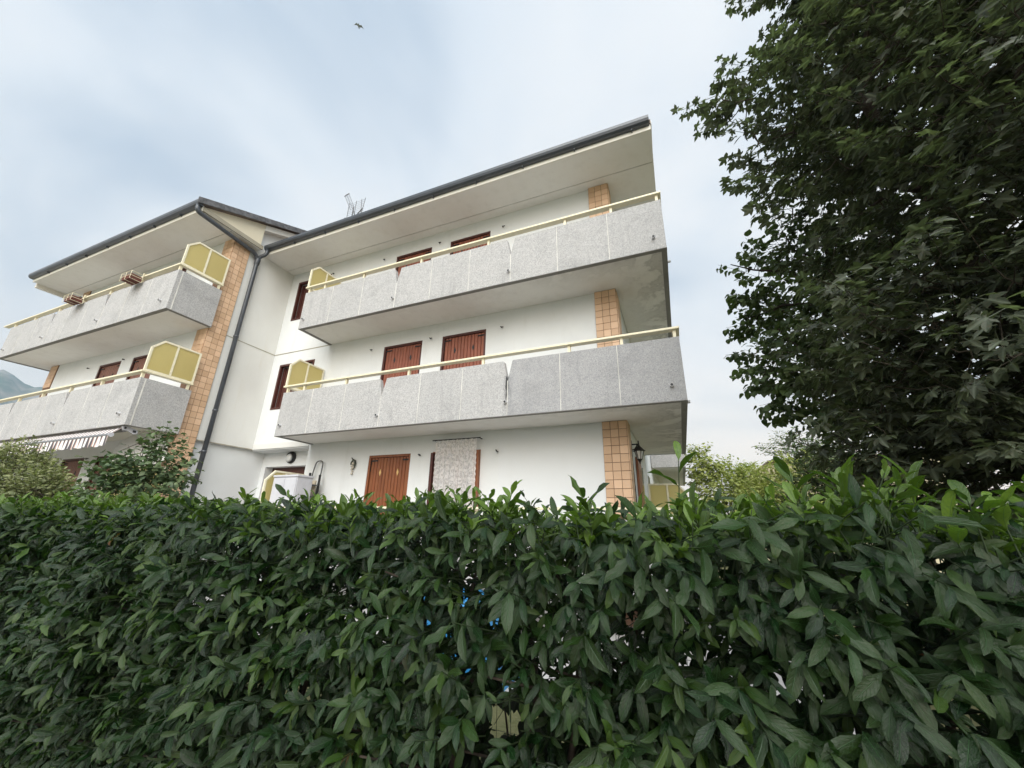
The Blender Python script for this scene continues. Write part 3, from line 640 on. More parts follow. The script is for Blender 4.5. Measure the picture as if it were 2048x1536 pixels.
# ------------------------------------------------------------------ rear block seen past the flank
B2 = thing('apartment_building', 'pale rear apartment block glimpsed beyond the lantern pillar with a weathered parapet', 'building', (-1.0, 18.0, 0))
box(-6.0, -0.82, 14.72, 24, 0, 9.5).build('wall', 'plaster_white', B2)
for z0 in ZS[1:]:
    S = box(-0.82, 0.20, 14.85, 22, z0+0.005, z0+0.19).build('balcony_slab', 'soffit', B2)
    box(-0.80, 0.28, 14.72, 14.84, z0, z0+1.12).build('parapet_panel', 'aggregate', S)
    box(0.20, 0.30, 14.85, 22, z0, z0+1.12).build('parapet_panel', 'aggregate', S)
    spout(S, (0.30, 15.2, z0+0.62), (1, 0, 0))
    MB().box(-0.80, 0.30, 14.70, 14.82, z0+1.26, z0+1.30).build('handrail', 'rail_cream', S)
MB().prism([(14.5, 9.45), (24, 9.45), (24, 9.75), (14.5, 9.75)], 'x', -6.0, 0.46).build('roof', 'fascia_paint', B2)
for y in (15.6, 17.4):
    box(-0.83, -0.812, y, y+1.1, 0.8, 3.05).build('window', 'dark_glass', B2)

# ------------------------------------------------------------------ things on and around the building
def lantern():
    T = thing('wall_lantern', 'black wall lantern on a bracket beside the orange tiled pillar', 'lantern', (-0.80, 8.22, 2.9))
    c = (-0.655, 8.22, 2.93)
    MB().box(-0.82, -0.785, 8.17, 8.27, 2.98, 3.22).tube([(-0.80, 8.22, 3.14), (-0.655, 8.22, 3.14)], 0.014, 8).tube([(-0.80, 8.22, 3.02), (-0.73, 8.22, 3.05), (-0.68, 8.22, 3.13)], 0.009, 6).build('bracket', 'iron_black', T)
    MB().lathe([(0.012, 0.28), (0.016, 0.20), (0.03, 0.17), (0.10, 0.09), (0.125, 0.075), (0.12, 0.068)], c, n=6).build('cap', 'iron_black', T)
    MB().lathe([(0.045, -0.09), (0.082, 0.068)], c, n=6).build('lamp_glass', 'lamp_glass', T)
    mb = MB()
    for k in range(6):
        t = 2*math.pi*k/6; mb.tube([(c[0]+0.047*math.cos(t), c[1]+0.047*math.sin(t), c[2]-0.09), (c[0]+0.086*math.cos(t), c[1]+0.086*math.sin(t), c[2]+0.07)], 0.007, 4)
    mb.lathe([(0.006, -0.19), (0.014, -0.15), (0.03, -0.12), (0.055, -0.088)], c, n=6); mb.build('cage', 'iron_black', T)
    MB().tube([(-0.80, 8.30, 2.98), (-0.79, 8.31, 2.2), (-0.80, 8.33, 0.7)], 0.009, 5).build('cable', 'iron_black', T)
lantern()
# bulkhead lamp in the recess
T = thing('bulkhead_lamp', 'round black rimmed bulkhead lamp above the recessed entrance door', 'lamp', (-10.28, 8.16, 3.27))
MB().lathe([(0.17, 0.0), (0.17, -0.06), (0.15, -0.09), (0.125, -0.095)], (-10.28, 8.165, 3.27), 'y', 18).build('rim', 'iron_black', T, smooth=False)
MB().lathe([(0.125, -0.094), (0.10, -0.13), (0.05, -0.145), (0.01, -0.147)], (-10.28, 8.165, 3.25), 'y', 18).build('glass', 'lamp_glass', T, smooth=True)
# lace curtain
def curtain():
    x0, x1, z0, z1, y = -5.02, -3.95, 0.95, 3.335, 7.60; nx, nz = 120, 40; v = []; f = []; uvs = []
    for j in range(nz+1):
        t = j/nz
        for i in range(nx+1):
            u = i/nx; amp = 0.016+0.022*(1-t); ph = u*2*math.pi*9+0.8*math.sin(u*11)
            sc_ = 0.008*math.sin(t*math.pi*42) if i in (0, nx) else 0
            v.append((x0+(x1-x0)*u+0.01*math.sin(ph*0.5+t*2)+sc_, y-0.04+amp*math.sin(ph+0.5*math.sin(t*3)), z0+(z1-z0)*t)); uvs.append((u, t))
    for j in range(nz):
        for i in range(nx): a = j*(nx+1)+i; f.append((a, a+1, a+nx+2, a+nx+1))
    mb = MB(); mb.v = v; mb.f = f
    T = thing('lace_curtain', 'white lace curtain hanging from a rod over the ground-floor french window', 'curtain', (-4.48, 7.60, 0.95))
    o = mb.build('curtain_cloth', 'lace', T, smooth=True)
    ul = o.data.uv_layers.new(name='UVMap')
    vi = np.empty(len(o.data.loops), dtype=np.int32); o.data.loops.foreach_get('vertex_index', vi)
    ul.data.foreach_set('uv', np.array(uvs, dtype=np.float32)[vi].ravel())
    MB().tube([(-5.10, 7.56, 3.345), (-3.88, 7.56, 3.345)], 0.013, 8).tube([(-5.06, 7.56, 3.345), (-5.06, 7.70, 3.345)], 0.01, 6).tube([(-3.91, 7.56, 3.345), (-3.91, 7.70, 3.345)], 0.01, 6).build('curtain_rod', 'iron_black', T)
curtain()
# wall ornament
T = thing('wall_ornament', 'small dangling dried ornament hung on the white wall beside the amber shutters', 'ornament', (-7.46, 7.69, 2.65))
MB().tube([(-7.54, 7.70, 3.06), (-7.53, 7.66, 3.07), (-7.49, 7.65, 3.03)], 0.012, 6).tube([(-7.49, 7.66, 3.03), (-7.42, 7.66, 3.0), (-7.39, 7.66, 2.92), (-7.41, 7.66, 2.84), (-7.45, 7.66, 2.78)], [.018, .025, .022, .018, .01], 6).tube([(-7.49, 7.66, 3.0), (-7.53, 7.66, 2.95), (-7.53, 7.66, 2.9)], 0.018, 6).build('garland', 'ornament_dark', T, smooth=True)
for x, z, r_ in ((-7.47, 2.93, .035), (-7.50, 2.87, .03), (-7.44, 2.83, .035), (-7.49, 2.79, .028), (-7.46, 2.74, .024), (-7.47, 2.68, .03)):
    MB().lathe([(r_*.3, -r_), (r_*.85, -r_*.5), (r_, 0), (r_*.8, r_*.55), (r_*.25, r_)], (x, 7.665, z), n=8).build('bead', 'ornament_pale', T, smooth=True)
# white utility cabinet
T = thing('utility_cabinet', 'white plastic utility cabinet on the terrace beside the folding ladder', 'cabinet', (-8.6, 6.98, 0.75))
box(-8.98, -8.20, 6.77, 7.20, 0.75, 2.53).build('body', 'white_plastic', T, bevel=0.01)
box(-9.0, -8.18, 6.745, 7.22, 2.53, 2.58).build('top', 'white_plastic', T, bevel=0.012)
for x0, x1 in ((-8.965, -8.595), (-8.585, -8.215)):
    d = box(x0, x1, 6.750, 6.77, 0.85, 2.51).build('door', 'white_plastic', T, bevel=0.004)
    box(x0+0.06, x1-0.06, 6.745, 6.750, 0.95, 2.42).build('door_panel', 'white_plastic', d, bevel=0.003)
box(-8.20, -8.194, 6.82, 7.15, 0.9, 2.45).build('side_panel', 'white_plastic', T)
# folding ladder
T = thing('folding_ladder', 'folded step ladder with a rounded top hoop leaning against the wall', 'ladder', (-8.52, 7.5, 0.75))
hoop = bend([(-8.72, 7.35, 0.75), (-8.69, 7.60, 2.80), (-8.66, 7.62, 3.03), (-8.44, 7.62, 3.03), (-8.41, 7.60, 2.80), (-8.36, 7.35, 0.75)])
MB().tube(hoop, 0.016, 8).build('frame', 'alu', T, smooth=True)
MB().box(-8.74, -8.70, 7.52, 7.56, 2.2, 2.72).box(-8.39, -8.35, 7.52, 7.56, 1.2, 2.66).build('side_rail', 'iron_black', T)
for z in (2.40, 2.12, 1.84, 1.56, 1.28): box(-8.69, -8.40, 7.40, 7.52, z-0.015, z+0.015).build('tread', 'alu', T)
box(-8.66, -8.44, 7.50, 7.53, 2.18, 2.52).build('platform', 'ladder_wood', T)
# planters on the upper left rail
for i, x in enumerate((-16.0, -12.98)):
    T = thing('rail_planter', ('brown planter in a cream holder midway along the top-floor rail of the forward wing', 'brown planter in a cream holder on the top-floor rail nearer the yellow screen')[i], 'planter', (x, 4.44, 7.5), 'planters on the top-floor rail')
    mb = MB()
    for k in range(5): mb.box(x-0.21, x+0.21, 4.30+0.05*k, 4.34+0.05*k, 7.52, 7.55)
    mb.box(x-0.21, x+0.21, 4.30, 4.32, 7.55, 7.66).box(x-0.21, x+0.21, 4.52, 4.54, 7.55, 7.66).box(x-0.21, x-0.195, 4.321, 4.519, 7.55, 7.66).box(x+0.195, x+0.21, 4.321, 4.519, 7.55, 7.66)
    mb.build('trough', 'planter', T)
    h = MB()
    for z in (7.60, 7.72): h.tube([(x-0.235, 4.56, z), (x-0.235, 4.28, z), (x+0.235, 4.28, z), (x+0.235, 4.56, z)], 0.0065, 6)
    for px_ in (x-0.235, x, x+0.235): h.tube([(px_, 4.28, 7.72), (px_, 4.28, 7.50), (px_, 4.56, 7.50)], 0.0065, 6)
    for px_ in (x-0.2, x+0.2): h.tube([(px_, 4.545, 7.60), (px_, 4.545, 7.795), (px_, 4.62, 7.795)], 0.012, 6)
    h.build('holder', 'rail_cream', T)
# awning
T = thing('striped_awning', 'striped grey and white awning rolled out under the first-floor balcony', 'awning', (-14.5, 4.7, 3.2))
x0, x1 = -18.6, -11.42
MB().tube([(x0, 4.72, 3.43), (x1, 4.72, 3.43)], 0.055, 12).build('roller', 'awning_metal', T)
MB().add([(x0, 4.66, 3.45), (x1, 4.66, 3.45), (x1, 4.51, 3.29), (x0, 4.51, 3.29)], [(0, 1, 2, 3)]).build('canopy', 'awning_cloth', T)
MB().tube([(x0-0.02, 4.50, 3.265), (x1+0.02, 4.50, 3.265)], 0.036, 10).build('front_bar', 'awning_metal', T)
mb = MB(); n = 360
for i in range(n+1):
    x = x0+(x1-x0)*i/n; yy = 4.475+0.018*math.sin(i*0.55)
    mb.v += [(x, 4.475, 3.25), (x, yy, 3.00+0.03*abs(math.sin(i*math.pi/18)))]
mb.f = [(2*i, 2*i+2, 2*i+3, 2*i+1) for i in range(n)]
mb.build('valance', 'awning_cloth', T, smooth=True)
MB().lathe([(0.05, 0), (0.05, 0.03)], (x1+0.02, 4.50, 3.265), 'x', 12).build('end_cap', 'white_plastic', T)
MB().prism([(4.62, 3.47), (4.66, 3.40), (4.74, 3.40), (4.86, 3.34), (4.92, 3.36), (4.93, 3.44), (4.86, 3.46), (4.74, 3.49), (4.68, 3.51)], 'x', x1+0.05, x1+0.09).build('bracket', 'white_plastic', T)
MB().box(x1+0.091, x1+0.096, 4.66, 4.70, 3.43, 3.48).box(x1+0.091, x1+0.096, 4.83, 4.89, 3.38, 3.43).build('bracket_hole', 'print_dark', T)
# satellite dish
T = thing('satellite_dish', 'large round beige satellite dish under the balcony behind the leafy shrub', 'dish', (-12.0, 5.35, 0.75))
dc = Vector((-11.50, 5.18, 2.97)); nrm = Vector((0.72, -0.66, 0.18)).normalized(); ux = nrm.cross(Vector((0, 0, 1))).normalized(); uy = ux.cross(nrm)
mb = MB(); n = 32
rings = [(0.02, -0.10), (0.17, -0.094), (0.31, -0.065), (0.45, -0.02), (0.51, 0.005)]
for off in (0, -0.02):
    for r_, h in rings:
        for k in range(n):
            t = 2*math.pi*k/n; mb.v.append(tuple(dc+ux*r_*math.cos(t)*0.94+uy*r_*math.sin(t)+nrm*(h+off)))
m = len(rings)
for s_ in range(2):
    for i in range(m-1):
        for k in range(n): a = s_*m*n+i*n; mb.f.append((a+k, a+(k+1) % n, a+n+(k+1) % n, a+n+k))
for k in range(n): mb.f.append(((m-1)*n+k, (m-1)*n+(k+1) % n, (2*m-1)*n+(k+1) % n, (2*m-1)*n+k))
mb.f += [tuple(range(n)), tuple(m*n+k for k in range(n))]
mb.build('reflector', 'dish', T, smooth=False)
MB().tube([dc-nrm*0.12, dc-nrm*0.28+Vector((0, 0, -0.1)), Vector((-11.95, 5.35, 2.6)), Vector((-11.95, 5.40, 0.75))], 0.03, 10).build('mast', 'alu', T)
MB().tube([dc-uy*0.46, dc-uy*0.30+nrm*0.42], 0.014, 8).lathe([(0.03, -0.05), (0.035, 0.05)], tuple(dc-uy*0.28+nrm*0.45), n=10).build('feed_arm', 'alu', T)
# rooftop antenna
T = thing('rooftop_antenna', 'thin metal television antenna with a grid reflector on the roof', 'antenna', (-9.25, 7.75, 10.0))
a0 = Vector((-9.25, 7.75, 11.56))
MB().tube([(-9.25, 7.75, 9.9), a0+Vector((0, 0, 0.15))], 0.02, 8).tube([a0+Vector((0, 0, .02)), a0+Vector((0.16, 0, -0.28)), a0+Vector((.42, 0, -.05))], 0.018, 6).build('mast', 'alu', T)
bm_ = MB(); bd = Vector((-0.55, 0.1, 0.95)).normalized(); sd_ = Vector((-0.2, 0.9, 0.1)).normalized(); up_ = bd.cross(sd_)
for s_ in (-1, 0, 1): bm_.tube([a0+up_*0.08*s_+Vector((-.05, 0, .1)), a0+bd*1.15+up_*0.09*s_], 0.007, 5)
for k in range(10):
    c = a0+bd*(0.14+0.105*k); bm_.tube([c-up_*0.085, c+up_*0.085], 0.004, 5)
bm_.tube([a0+bd*1.15-up_*0.11, a0+bd*1.17, a0+bd*1.15+up_*0.11], 0.016, 6); bm_.build('boom', 'alu', T)
rf_ = MB()
for s_, tl in ((-0.26, 0.0), (0.06, 0.0), (0.30, 0.06), (0.44, -0.06)): rf_.tube([a0+Vector((s_+tl, 0.02, -0.22)), a0+Vector((s_-tl*0.2, 0.02, 0.42))], 0.010, 6)
for k in range(8): rf_.tube([a0+Vector((-0.27, 0.02, -0.2+0.08*k)), a0+Vector((0.45, 0.02, -0.2+0.08*k))], 0.004, 4)
rf_.tube([a0+Vector((-0.62, 0, -0.36)), a0+Vector((-0.30, 0, -0.20))], 0.014, 6); rf_.build('reflector', 'alu', T)
# bird
dv = Vector((-0.443, 0.309, 0.842)).normalized(); bp = Vector((0, 0, 1.6))+dv*38
T = thing('bird', 'small grey bird flying high in the pale sky', 'bird', tuple(bp))
ax = Vector((0.55, -0.75, -0.2)).normalized()
MB().tube([bp-ax*0.20, bp-ax*0.12, bp, bp+ax*0.11, bp+ax*0.16, bp+ax*0.20], [0.02, 0.04, 0.06, 0.05, 0.035, 0.01], 8).build('body', 'bird_grey', T, smooth=True)
wx = ax.cross(Vector((0.2, 0.1, 1))).normalized()
for s_ in (-1, 1):
    r0 = bp+ax*0.08; MB().add([r0, r0-ax*0.16, bp+wx*s_*0.18+Vector((0, 0, 0.10))-ax*0.08, bp+wx*s_*0.18+Vector((0, 0, 0.10))+ax*0.09, bp+wx*s_*0.34+Vector((0, 0, 0.04))-ax*0.12,
         r0+Vector((0, 0, .02)), r0-ax*0.16+Vector((0, 0, .01)), bp+wx*s_*0.18+Vector((0, 0, 0.112))-ax*0.08, bp+wx*s_*0.18+Vector((0, 0, 0.115))+ax*0.09], [(0, 1, 2, 3), (3, 2, 4), (5, 8, 7, 6), (8, 4, 7), (0, 3, 8, 5), (1, 6, 7, 2), (3, 4, 8), (2, 7, 4)]).build('wing', 'bird_grey', T)
# cream house beyond the garden
T = thing('house', 'small cream house with a sloping eave far behind the garden bushes', 'house', (7.2, 23, 0))
MB().prism([(3.1, 0), (10.5, 0), (10.5, 4.65), (3.98, 4.46), (3.1, 3.82)], 'y', 21.5, 28).build('wall', 'house_cream', T)
MB().prism([(3.03, 3.78), (3.96, 4.47), (10.6, 4.66), (10.6, 4.72), (3.94, 4.53), (2.98, 3.82)], 'y', 21.3, 28.2).build('roof', 'roof_tile', T)
box(7.0, 8.0, 21.46, 21.5, 2.0, 3.3).build('window', 'dark_glass', T)
# blue tarpaulin behind the hedge
mb = MB(); n = 16
for j in range(n+1):
    for i in range(n+1):
        u, v_ = i/n*2-1, j/n*2-1; r_ = max(abs(u), abs(v_)); z = 0.86*(1-r_**5)+0.05*math.sin(i*2.1+j)*math.sin(j*1.7)
        mb.v.append((-2.45+u*0.62, 4.4+v_*0.45, max(0.0, z)))
for j in range(n):
    for i in range(n): a = j*(n+1)+i; mb.f.append((a, a+1, a+n+2, a+n+1))
o = mb.build('tarpaulin', 'tarp_blue', None, smooth=True); tag(o, 'bright blue plastic tarpaulin over a low pile glimpsed through the hedge', 'tarpaulin')
# wire mesh fence inside the hedge
T = thing('wire_fence', 'thin wire mesh fence standing inside the laurel hedge', 'fence', (-2.5, 2.16, 0))
mb = MB()
for k in range(14): mb.tube([(-8, 2.16, 0.05+0.1*k), (3, 2.16, 0.05+0.1*k)], 0.0014, 3)
for k in range(int(11/0.075)): mb.tube([(-8+0.075*k, 2.161, 0.0), (-8+0.075*k, 2.161, 1.38)], 0.0014, 3)
mb.build('wire_mesh', 'fence_wire', T)
for x in (-7.5, -5.0, -2.5, 0.0, 2.5): box(x-0.02, x+0.02, 2.17, 2.21, 0, 1.45).build('post', 'fence_wire', T)

# ------------------------------------------------------------------ foliage tools
def nrm_(a): return a/np.maximum(np.linalg.norm(a, axis=-1, keepdims=True), 1e-9)
def blade(ts, hw, droop, fold, wave=0.0, twist=0.0, side=0.0):
    """lance-shaped leaf along +y, length 1, upper side +z: three verts per cross section"""
    V = []; U = []; F = []
    for i, (t, w_) in enumerate(zip(ts, hw)):
        z = -droop*t*t; tw = twist*t; wv = wave*math.sin(t*9)
        y = t*(1-0.25*droop*t*0.6); xo = side*t*t
        V += [(xo-w_*math.cos(tw), y, z+w_*fold-w_*math.sin(tw)+wv*w_), (xo, y, z), (xo+w_*math.cos(tw), y, z+w_*fold+w_*math.sin(tw)-wv*w_)]
        U += [(0, t), (0.5, t), (1, t)]
        if i: a = 3*(i-1); F += [(a, a+1, a+4, a+3), (a+1, a+2, a+5, a+4)]
    return np.array(V), F, np.array(U)
LT = [0, 0.07, 0.2, 0.38, 0.56, 0.74, 0.89, 1.0]; LW = [0.010, 0.024, 0.094, 0.142, 0.160, 0.146, 0.092, 0.006]
def laurel_var(k):
    """irregular blade: uneven halves, curled tip, wavy margin, some with bites out of the edge"""
    r_ = random.Random(100+k); V, F, U = blade(LT, [w_*r_.uniform(0.84, 1.08) for w_ in LW], r_.uniform(0.05, 0.55), r_.uniform(0.08, 0.5), r_.uniform(0.05, 0.5), r_.uniform(-0.4, 0.4), r_.uniform(-0.10, 0.10))
    for i in range(1, len(LT)-1):
        for s_ in (0, 2):
            m = V[3*i+1]; f_ = r_.uniform(0.88, 1.08)
            if k % 3 == 2 and r_.random() < 0.16: f_ = r_.uniform(0.35, 0.7)
            V[3*i+s_] = m+(V[3*i+s_]-m)*f_
    V[-3:, 2] -= r_.uniform(-0.03, 0.10)
    return V, F, U
LAUREL = [laurel_var(k) for k in range(9)]
ST = [0, 0.12, 0.4, 0.7, 1.0]; SW = [0.02, 0.10, 0.27, 0.22, 0.01]
SMALL = [blade(ST, SW, 0.1, 0.3), blade(ST, SW, 0.35, 0.2, 0.2, 0.2), blade(ST, [w_*0.8 for w_ in SW], 0.2, 0.4)]
ROUND = [blade([0, 0.1, 0.3, 0.55, 0.8, 1.0], [0.012, 0.30, 0.44, 0.40, 0.2, 0.01], d, f, wv, tw) for d, f, wv, tw in ((0.15, 0.2, 0.1, 0), (0.35, 0.12, 0.15, 0.2), (0.25, 0.3, 0.05, -0.2))]
def palmate(droop, fold, lobes):
    """five-lobed leaf with notches between pointed lobes; fan from the petiole joint"""
    out = [(0.0, -0.02)]
    for ang, L_ in lobes:
        out += [('n', ang, L_)]
    pts = []; A_ = [l[0] for l in lobes]
    for i, (ang, L_) in enumerate(lobes):
        for da, f_ in ((-22, 0.62), (-15, 0.74), (-5, 0.88), (0, 1.0), (5, 0.88), (15, 0.74), (22, 0.62)):
            if abs(da) == 5 and abs(ang) > 80: continue
            t = math.radians(ang+da*(1.0 if abs(ang) < 80 else 0.8)); pts.append((math.sin(t)*L_*f_, math.cos(t)*L_*f_))
        if i < len(lobes)-1:
            t = math.radians((ang+A_[i+1])/2); r_ = 0.50*(L_+lobes[i+1][1])/2; pts.append((math.sin(t)*r_, math.cos(t)*r_))
    V = [(0, 0, 0)]; U = [(0.5, 0)]
    for x, y in pts:
        r_ = math.hypot(x, y); V.append((x, y, fold*abs(x)-droop*r_*r_)); U.append((0.5+x*0.6, max(0, y)))
    F = [(0, i+2, i+1) for i in range(len(pts)-1)]
    # petiole
    n = len(V); V += [(-0.012, 0, 0.0), (0.012, 0, 0.0), (0.008, -0.55, 0.12), (-0.008, -0.55, 0.12)]; U += [(0.5, 0)]*4; F.append((n, n+1, n+2, n+3))
    return np.array(V, float), F, np.array(U, float)
MAPLE = [palmate(0.25, 0.12, [(-112, 0.40), (-56, 0.56), (0, 0.66), (56, 0.56), (112, 0.40)]), palmate(0.5, 0.25, [(-108, 0.38), (-52, 0.55), (0, 0.68), (54, 0.52), (110, 0.38)]),
         palmate(0.35, -0.12, [(-115, 0.36), (-58, 0.56), (3, 0.64), (52, 0.58), (108, 0.42)]), palmate(0.8, 0.3, [(-105, 0.36), (-50, 0.55), (0, 0.62), (56, 0.55), (110, 0.36)])]
def frames(d, n):
    d = nrm_(d); n = n-(n*d).sum(1, keepdims=True)*d; n = nrm_(n); x = np.cross(d, n)
    return np.stack([x, d, n], axis=2)
CAMP = np.array([0, 0, 1.6]); CM = np.array([list(r2), list(u2), list(fw)])
def in_view(P, m=1.03):
    c = (P-CAMP) @ CM.T; z = np.maximum(c[:, 2], 1e-3)
    return (c[:, 2] > 0.1) & (abs(c[:, 0]/z*785.7) < 1024*m) & (abs(c[:, 1]/z*785.7) < 768*m)
def tint_layer(me, rg):
    at = me.attributes.new('tint', 'FLOAT_COLOR', 'POINT'); at.data.foreach_set('color', rg.astype(np.float32).ravel())
def big_mesh(name, variants, var, P, Rm, S, rr, yy):
    VV = []; FF = []; UU = []; TT = []; off = 0
    loops_all = []; starts = []; totals = []; uvl = []; ls = 0
    for k, (V, F, U) in enumerate(variants):
        idx = np.nonzero(var == k)[0]
        if not len(idx): continue
        W = np.einsum('nij,vj->nvi', Rm[idx], V)*S[idx, None, None]+P[idx, None, :]
        nv = len(V); VV.append(W.reshape(-1, 3))
        t = np.zeros((len(idx), nv, 4)); t[..., 0] = rr[idx, None]; t[..., 1] = yy[idx, None]; t[..., 3] = 1; TT.append(t.reshape(-1, 4))
        fl = np.array([i for f in F for i in f]); ft = np.array([len(f) for f in F])
        base = off+np.arange(len(idx))*nv
        loops_all.append((base[:, None]+fl[None, :]).ravel()); totals.append(np.tile(ft, len(idx))); uvl.append(np.tile(U[fl], (len(idx), 1)))
        off += nv*len(idx)
    V = np.concatenate(VV); T = np.concatenate(TT); Lp = np.concatenate(loops_all); tot = np.concatenate(totals); UVs = np.concatenate(uvl)
    me = bpy.data.meshes.new(name); me.vertices.add(len(V)); me.vertices.foreach_set('co', V.astype(np.float32).ravel())
    me.loops.add(len(Lp)); me.loops.foreach_set('vertex_index', Lp.astype(np.int32))
    me.polygons.add(len(tot)); me.polygons.foreach_set('loop_start', np.concatenate([[0], np.cumsum(tot)[:-1]]).astype(np.int32))
    me.update(calc_edges=True)
    ul = me.uv_layers.new(name='UVMap'); ul.data.foreach_set('uv', UVs.astype(np.float32).ravel())
    tint_layer(me, T); me.shade_smooth(); return me
def foliage(T, mat, variants, P, D, Nn, S, rr, yy, parts=0, fname='foliage', lname='leaf'):
    """P stalk points, D leaf axes, Nn upper-side normals, S lengths; the `parts` leaves that show largest become objects"""
    n = len(P); var = rng.integers(0, len(variants), n); Rm = frames(D, Nn)
    pick = np.zeros(n, bool)
    if parts:
        sc_ = S/np.linalg.norm(P-CAMP, axis=1)*in_view(P, 0.98); pick[np.argsort(-sc_)[:parts]] = True
    base = np.array(T['wpos'])
    k = ~pick
    me = big_mesh(fname, variants, var[k], P[k]-base, Rm[k], S[k], rr[k], yy[k]); me.materials.append(MATS[mat])
    o = bpy.data.objects.new(fname, me); COL.objects.link(o); o.parent = T; o['kind'] = 'stuff'
    if parts:
        cache = {}
        for i in np.nonzero(pick)[0]:
            key = (int(var[i]), int(rr[i]*4), int(yy[i]*3))
            if key not in cache:
                V, F, U = variants[key[0]]
                m = big_mesh(lname, [variants[key[0]]], np.zeros(1, int), np.zeros((1, 3)), np.eye(3)[None], np.ones(1), np.array([(key[1]+0.5)/4*0.94]), np.array([key[2]/3+0.1]))
                m.materials.append(MATS[mat]); cache[key] = m
            q_ = bpy.data.objects.new(lname, cache[key]); COL.objects.link(q_); q_.parent = T
            M4 = Matrix(Rm[i].tolist()).to_4x4() @ Matrix.Diagonal((S[i], S[i], S[i], 1)); M4.translation = Vector(P[i]-base)
            q_.matrix_basis = M4
    return o
def stems(T, name, mat, segs, n=4):
    """segs: list of (points, radii)"""
    mb = MB()
    for pts, rs in segs: mb.tube(pts, rs, n, cap=False)
    return mb.build(name, mat, T, smooth=True)
GA = 2.39996

# ------------------------------------------------------------------ laurel hedge
HX0, HX1 = -7.6, 2.2
def hedge_face(z): return 1.42+0.36*np.clip((0.75-z)/0.75, 0, 1)**1.3
HOLES = [(-0.536, -0.200, 0.017), (-0.635, -0.243, 0.010), (-0.415, -0.41, 0.042), (-0.34, -0.385, 0.020)]
def hole_ok(P):
    q0, q1 = P[:, 0]/P[:, 1], (P[:, 2]-1.6)/P[:, 1]; ok = np.ones(len(P), bool)
    for a, b, r_ in HOLES: ok &= ((q0-a)**2+((q1-b)*1.1)**2) > r_*r_
    return ok
def shoots(bp, sd_, ln, nl, phi, droop, size, young, spread=1.0):
    """leaves set in a spiral on each shoot"""
    Ps, Ds, Ns, Ss, rr, yy = [], [], [], [], [], []; seg = []
    for i in range(len(bp)):
        s_ = sd_[i]; u_ = np.cross(s_, [0.3, 0.1, 1.0]); u_ /= np.linalg.norm(u_)+1e-9; v_ = np.cross(s_, u_)
        a0 = rng.uniform(0, 6.28); n = nl[i]; rb = rng.uniform(0, 1)
        for k in range(n):
            t = 0.25+0.75*(k+1)/n; an = a0+GA*k; rad = u_*math.cos(an)+v_*math.sin(an)
            ph = phi[i]*(1.25-0.5*t)+rng.normal(0, 0.12)
            d = s_*math.cos(ph)+rad*math.sin(ph); d[2] -= droop[i]*rng.uniform(0.5, 1.3); d /= np.linalg.norm(d)
            nn = s_*1.0-rad*0.35+np.array([0, 0, 0.55])+rng.normal(0, 0.22, 3)
            Ps.append(bp[i]+s_*ln[i]*t); Ds.append(d); Ns.append(nn); Ss.append(size[i]*rng.uniform(0.72, 1.12)*(0.8 if k == n-1 else 1))
            rr.append(min(0.999, max(0, rb*0.6+rng.uniform(0, 0.4)))); yy.append(np.clip(young[i]*(0.55+0.6*t)+rng.normal(0, 0.06), 0, 1))
        seg.append((bp[i], bp[i]+s_*ln[i]))
    return [np.array(x) for x in (Ps, Ds, Ns, Ss, rr, yy)], seg
H = thing('laurel_hedge', 'tall dark green laurel hedge with glossy leaves along the pavement', 'hedge', (-2.5, 1.75, 0))
def fbm(x, z): return np.sin(x*2.3+1)*np.sin(z*3.1+0.4)+0.6*np.sin(x*5.1+2*z)+0.5*np.sin(z*6.3-x*3.3)
allL = []; segs = []
for dep, dens in ((0.0, 200), (0.10, 125), (0.24, 95), (0.40, 80), (0.54, 75), (0.68, 75)):
    n = int((HX1-HX0)*1.62*dens); x = rng.uniform(HX0, HX1, n); z = rng.uniform(0.02, 1.60, n)
    y = hedge_face(z)+dep+0.05*fbm(x, z)+rng.uniform(-0.05, 0.05, n)+0.14
    bp = np.stack([x, y, z], 1)
    sd_ = nrm_(np.stack([rng.normal(0, 0.38, n), -np.ones(n), rng.uniform(-0.15, 0.65, n)], 1))
    big = rng.uniform(0, 1, n)
    L_, sg = shoots(bp, sd_, rng.uniform(0.12, 0.26, n), rng.integers(5, 8, n), rng.uniform(0.65, 1.2, n), rng.uniform(0.15, 1.15, n), rng.uniform(0.060, 0.124, n), np.where(big > 0.84, rng.uniform(0.12, 0.35, n), rng.uniform(0, 0.10, n)))
    allL.append(L_); segs += sg
n = int((HX1-HX0)*0.80*190); x = rng.uniform(HX0, HX1, n); y = rng.uniform(1.42, 2.22, n)
z = 1.50+0.03*fbm(x, y*2)+rng.uniform(-0.07, 0.03, n)+0.07*np.exp(-((x-0.55)/0.35)**2)-0.05*np.clip(x-1.0, 0, 1)+0.03*np.clip(-x-0.3, 0, 1)
sd_ = nrm_(np.stack([rng.normal(0, 0.30, n), rng.normal(-0.12, 0.28, n), np.ones(n)], 1)); ln = rng.uniform(0.06, 0.17, n)
L_, sg = shoots(np.stack([x, y, z], 1), sd_, ln, rng.integers(5, 8, n), rng.uniform(0.5, 0.95, n), rng.uniform(0.0, 0.3, n), rng.uniform(0.07, 0.11, n), rng.uniform(0.3, 1.0, n))
allL.append(L_); segs += sg
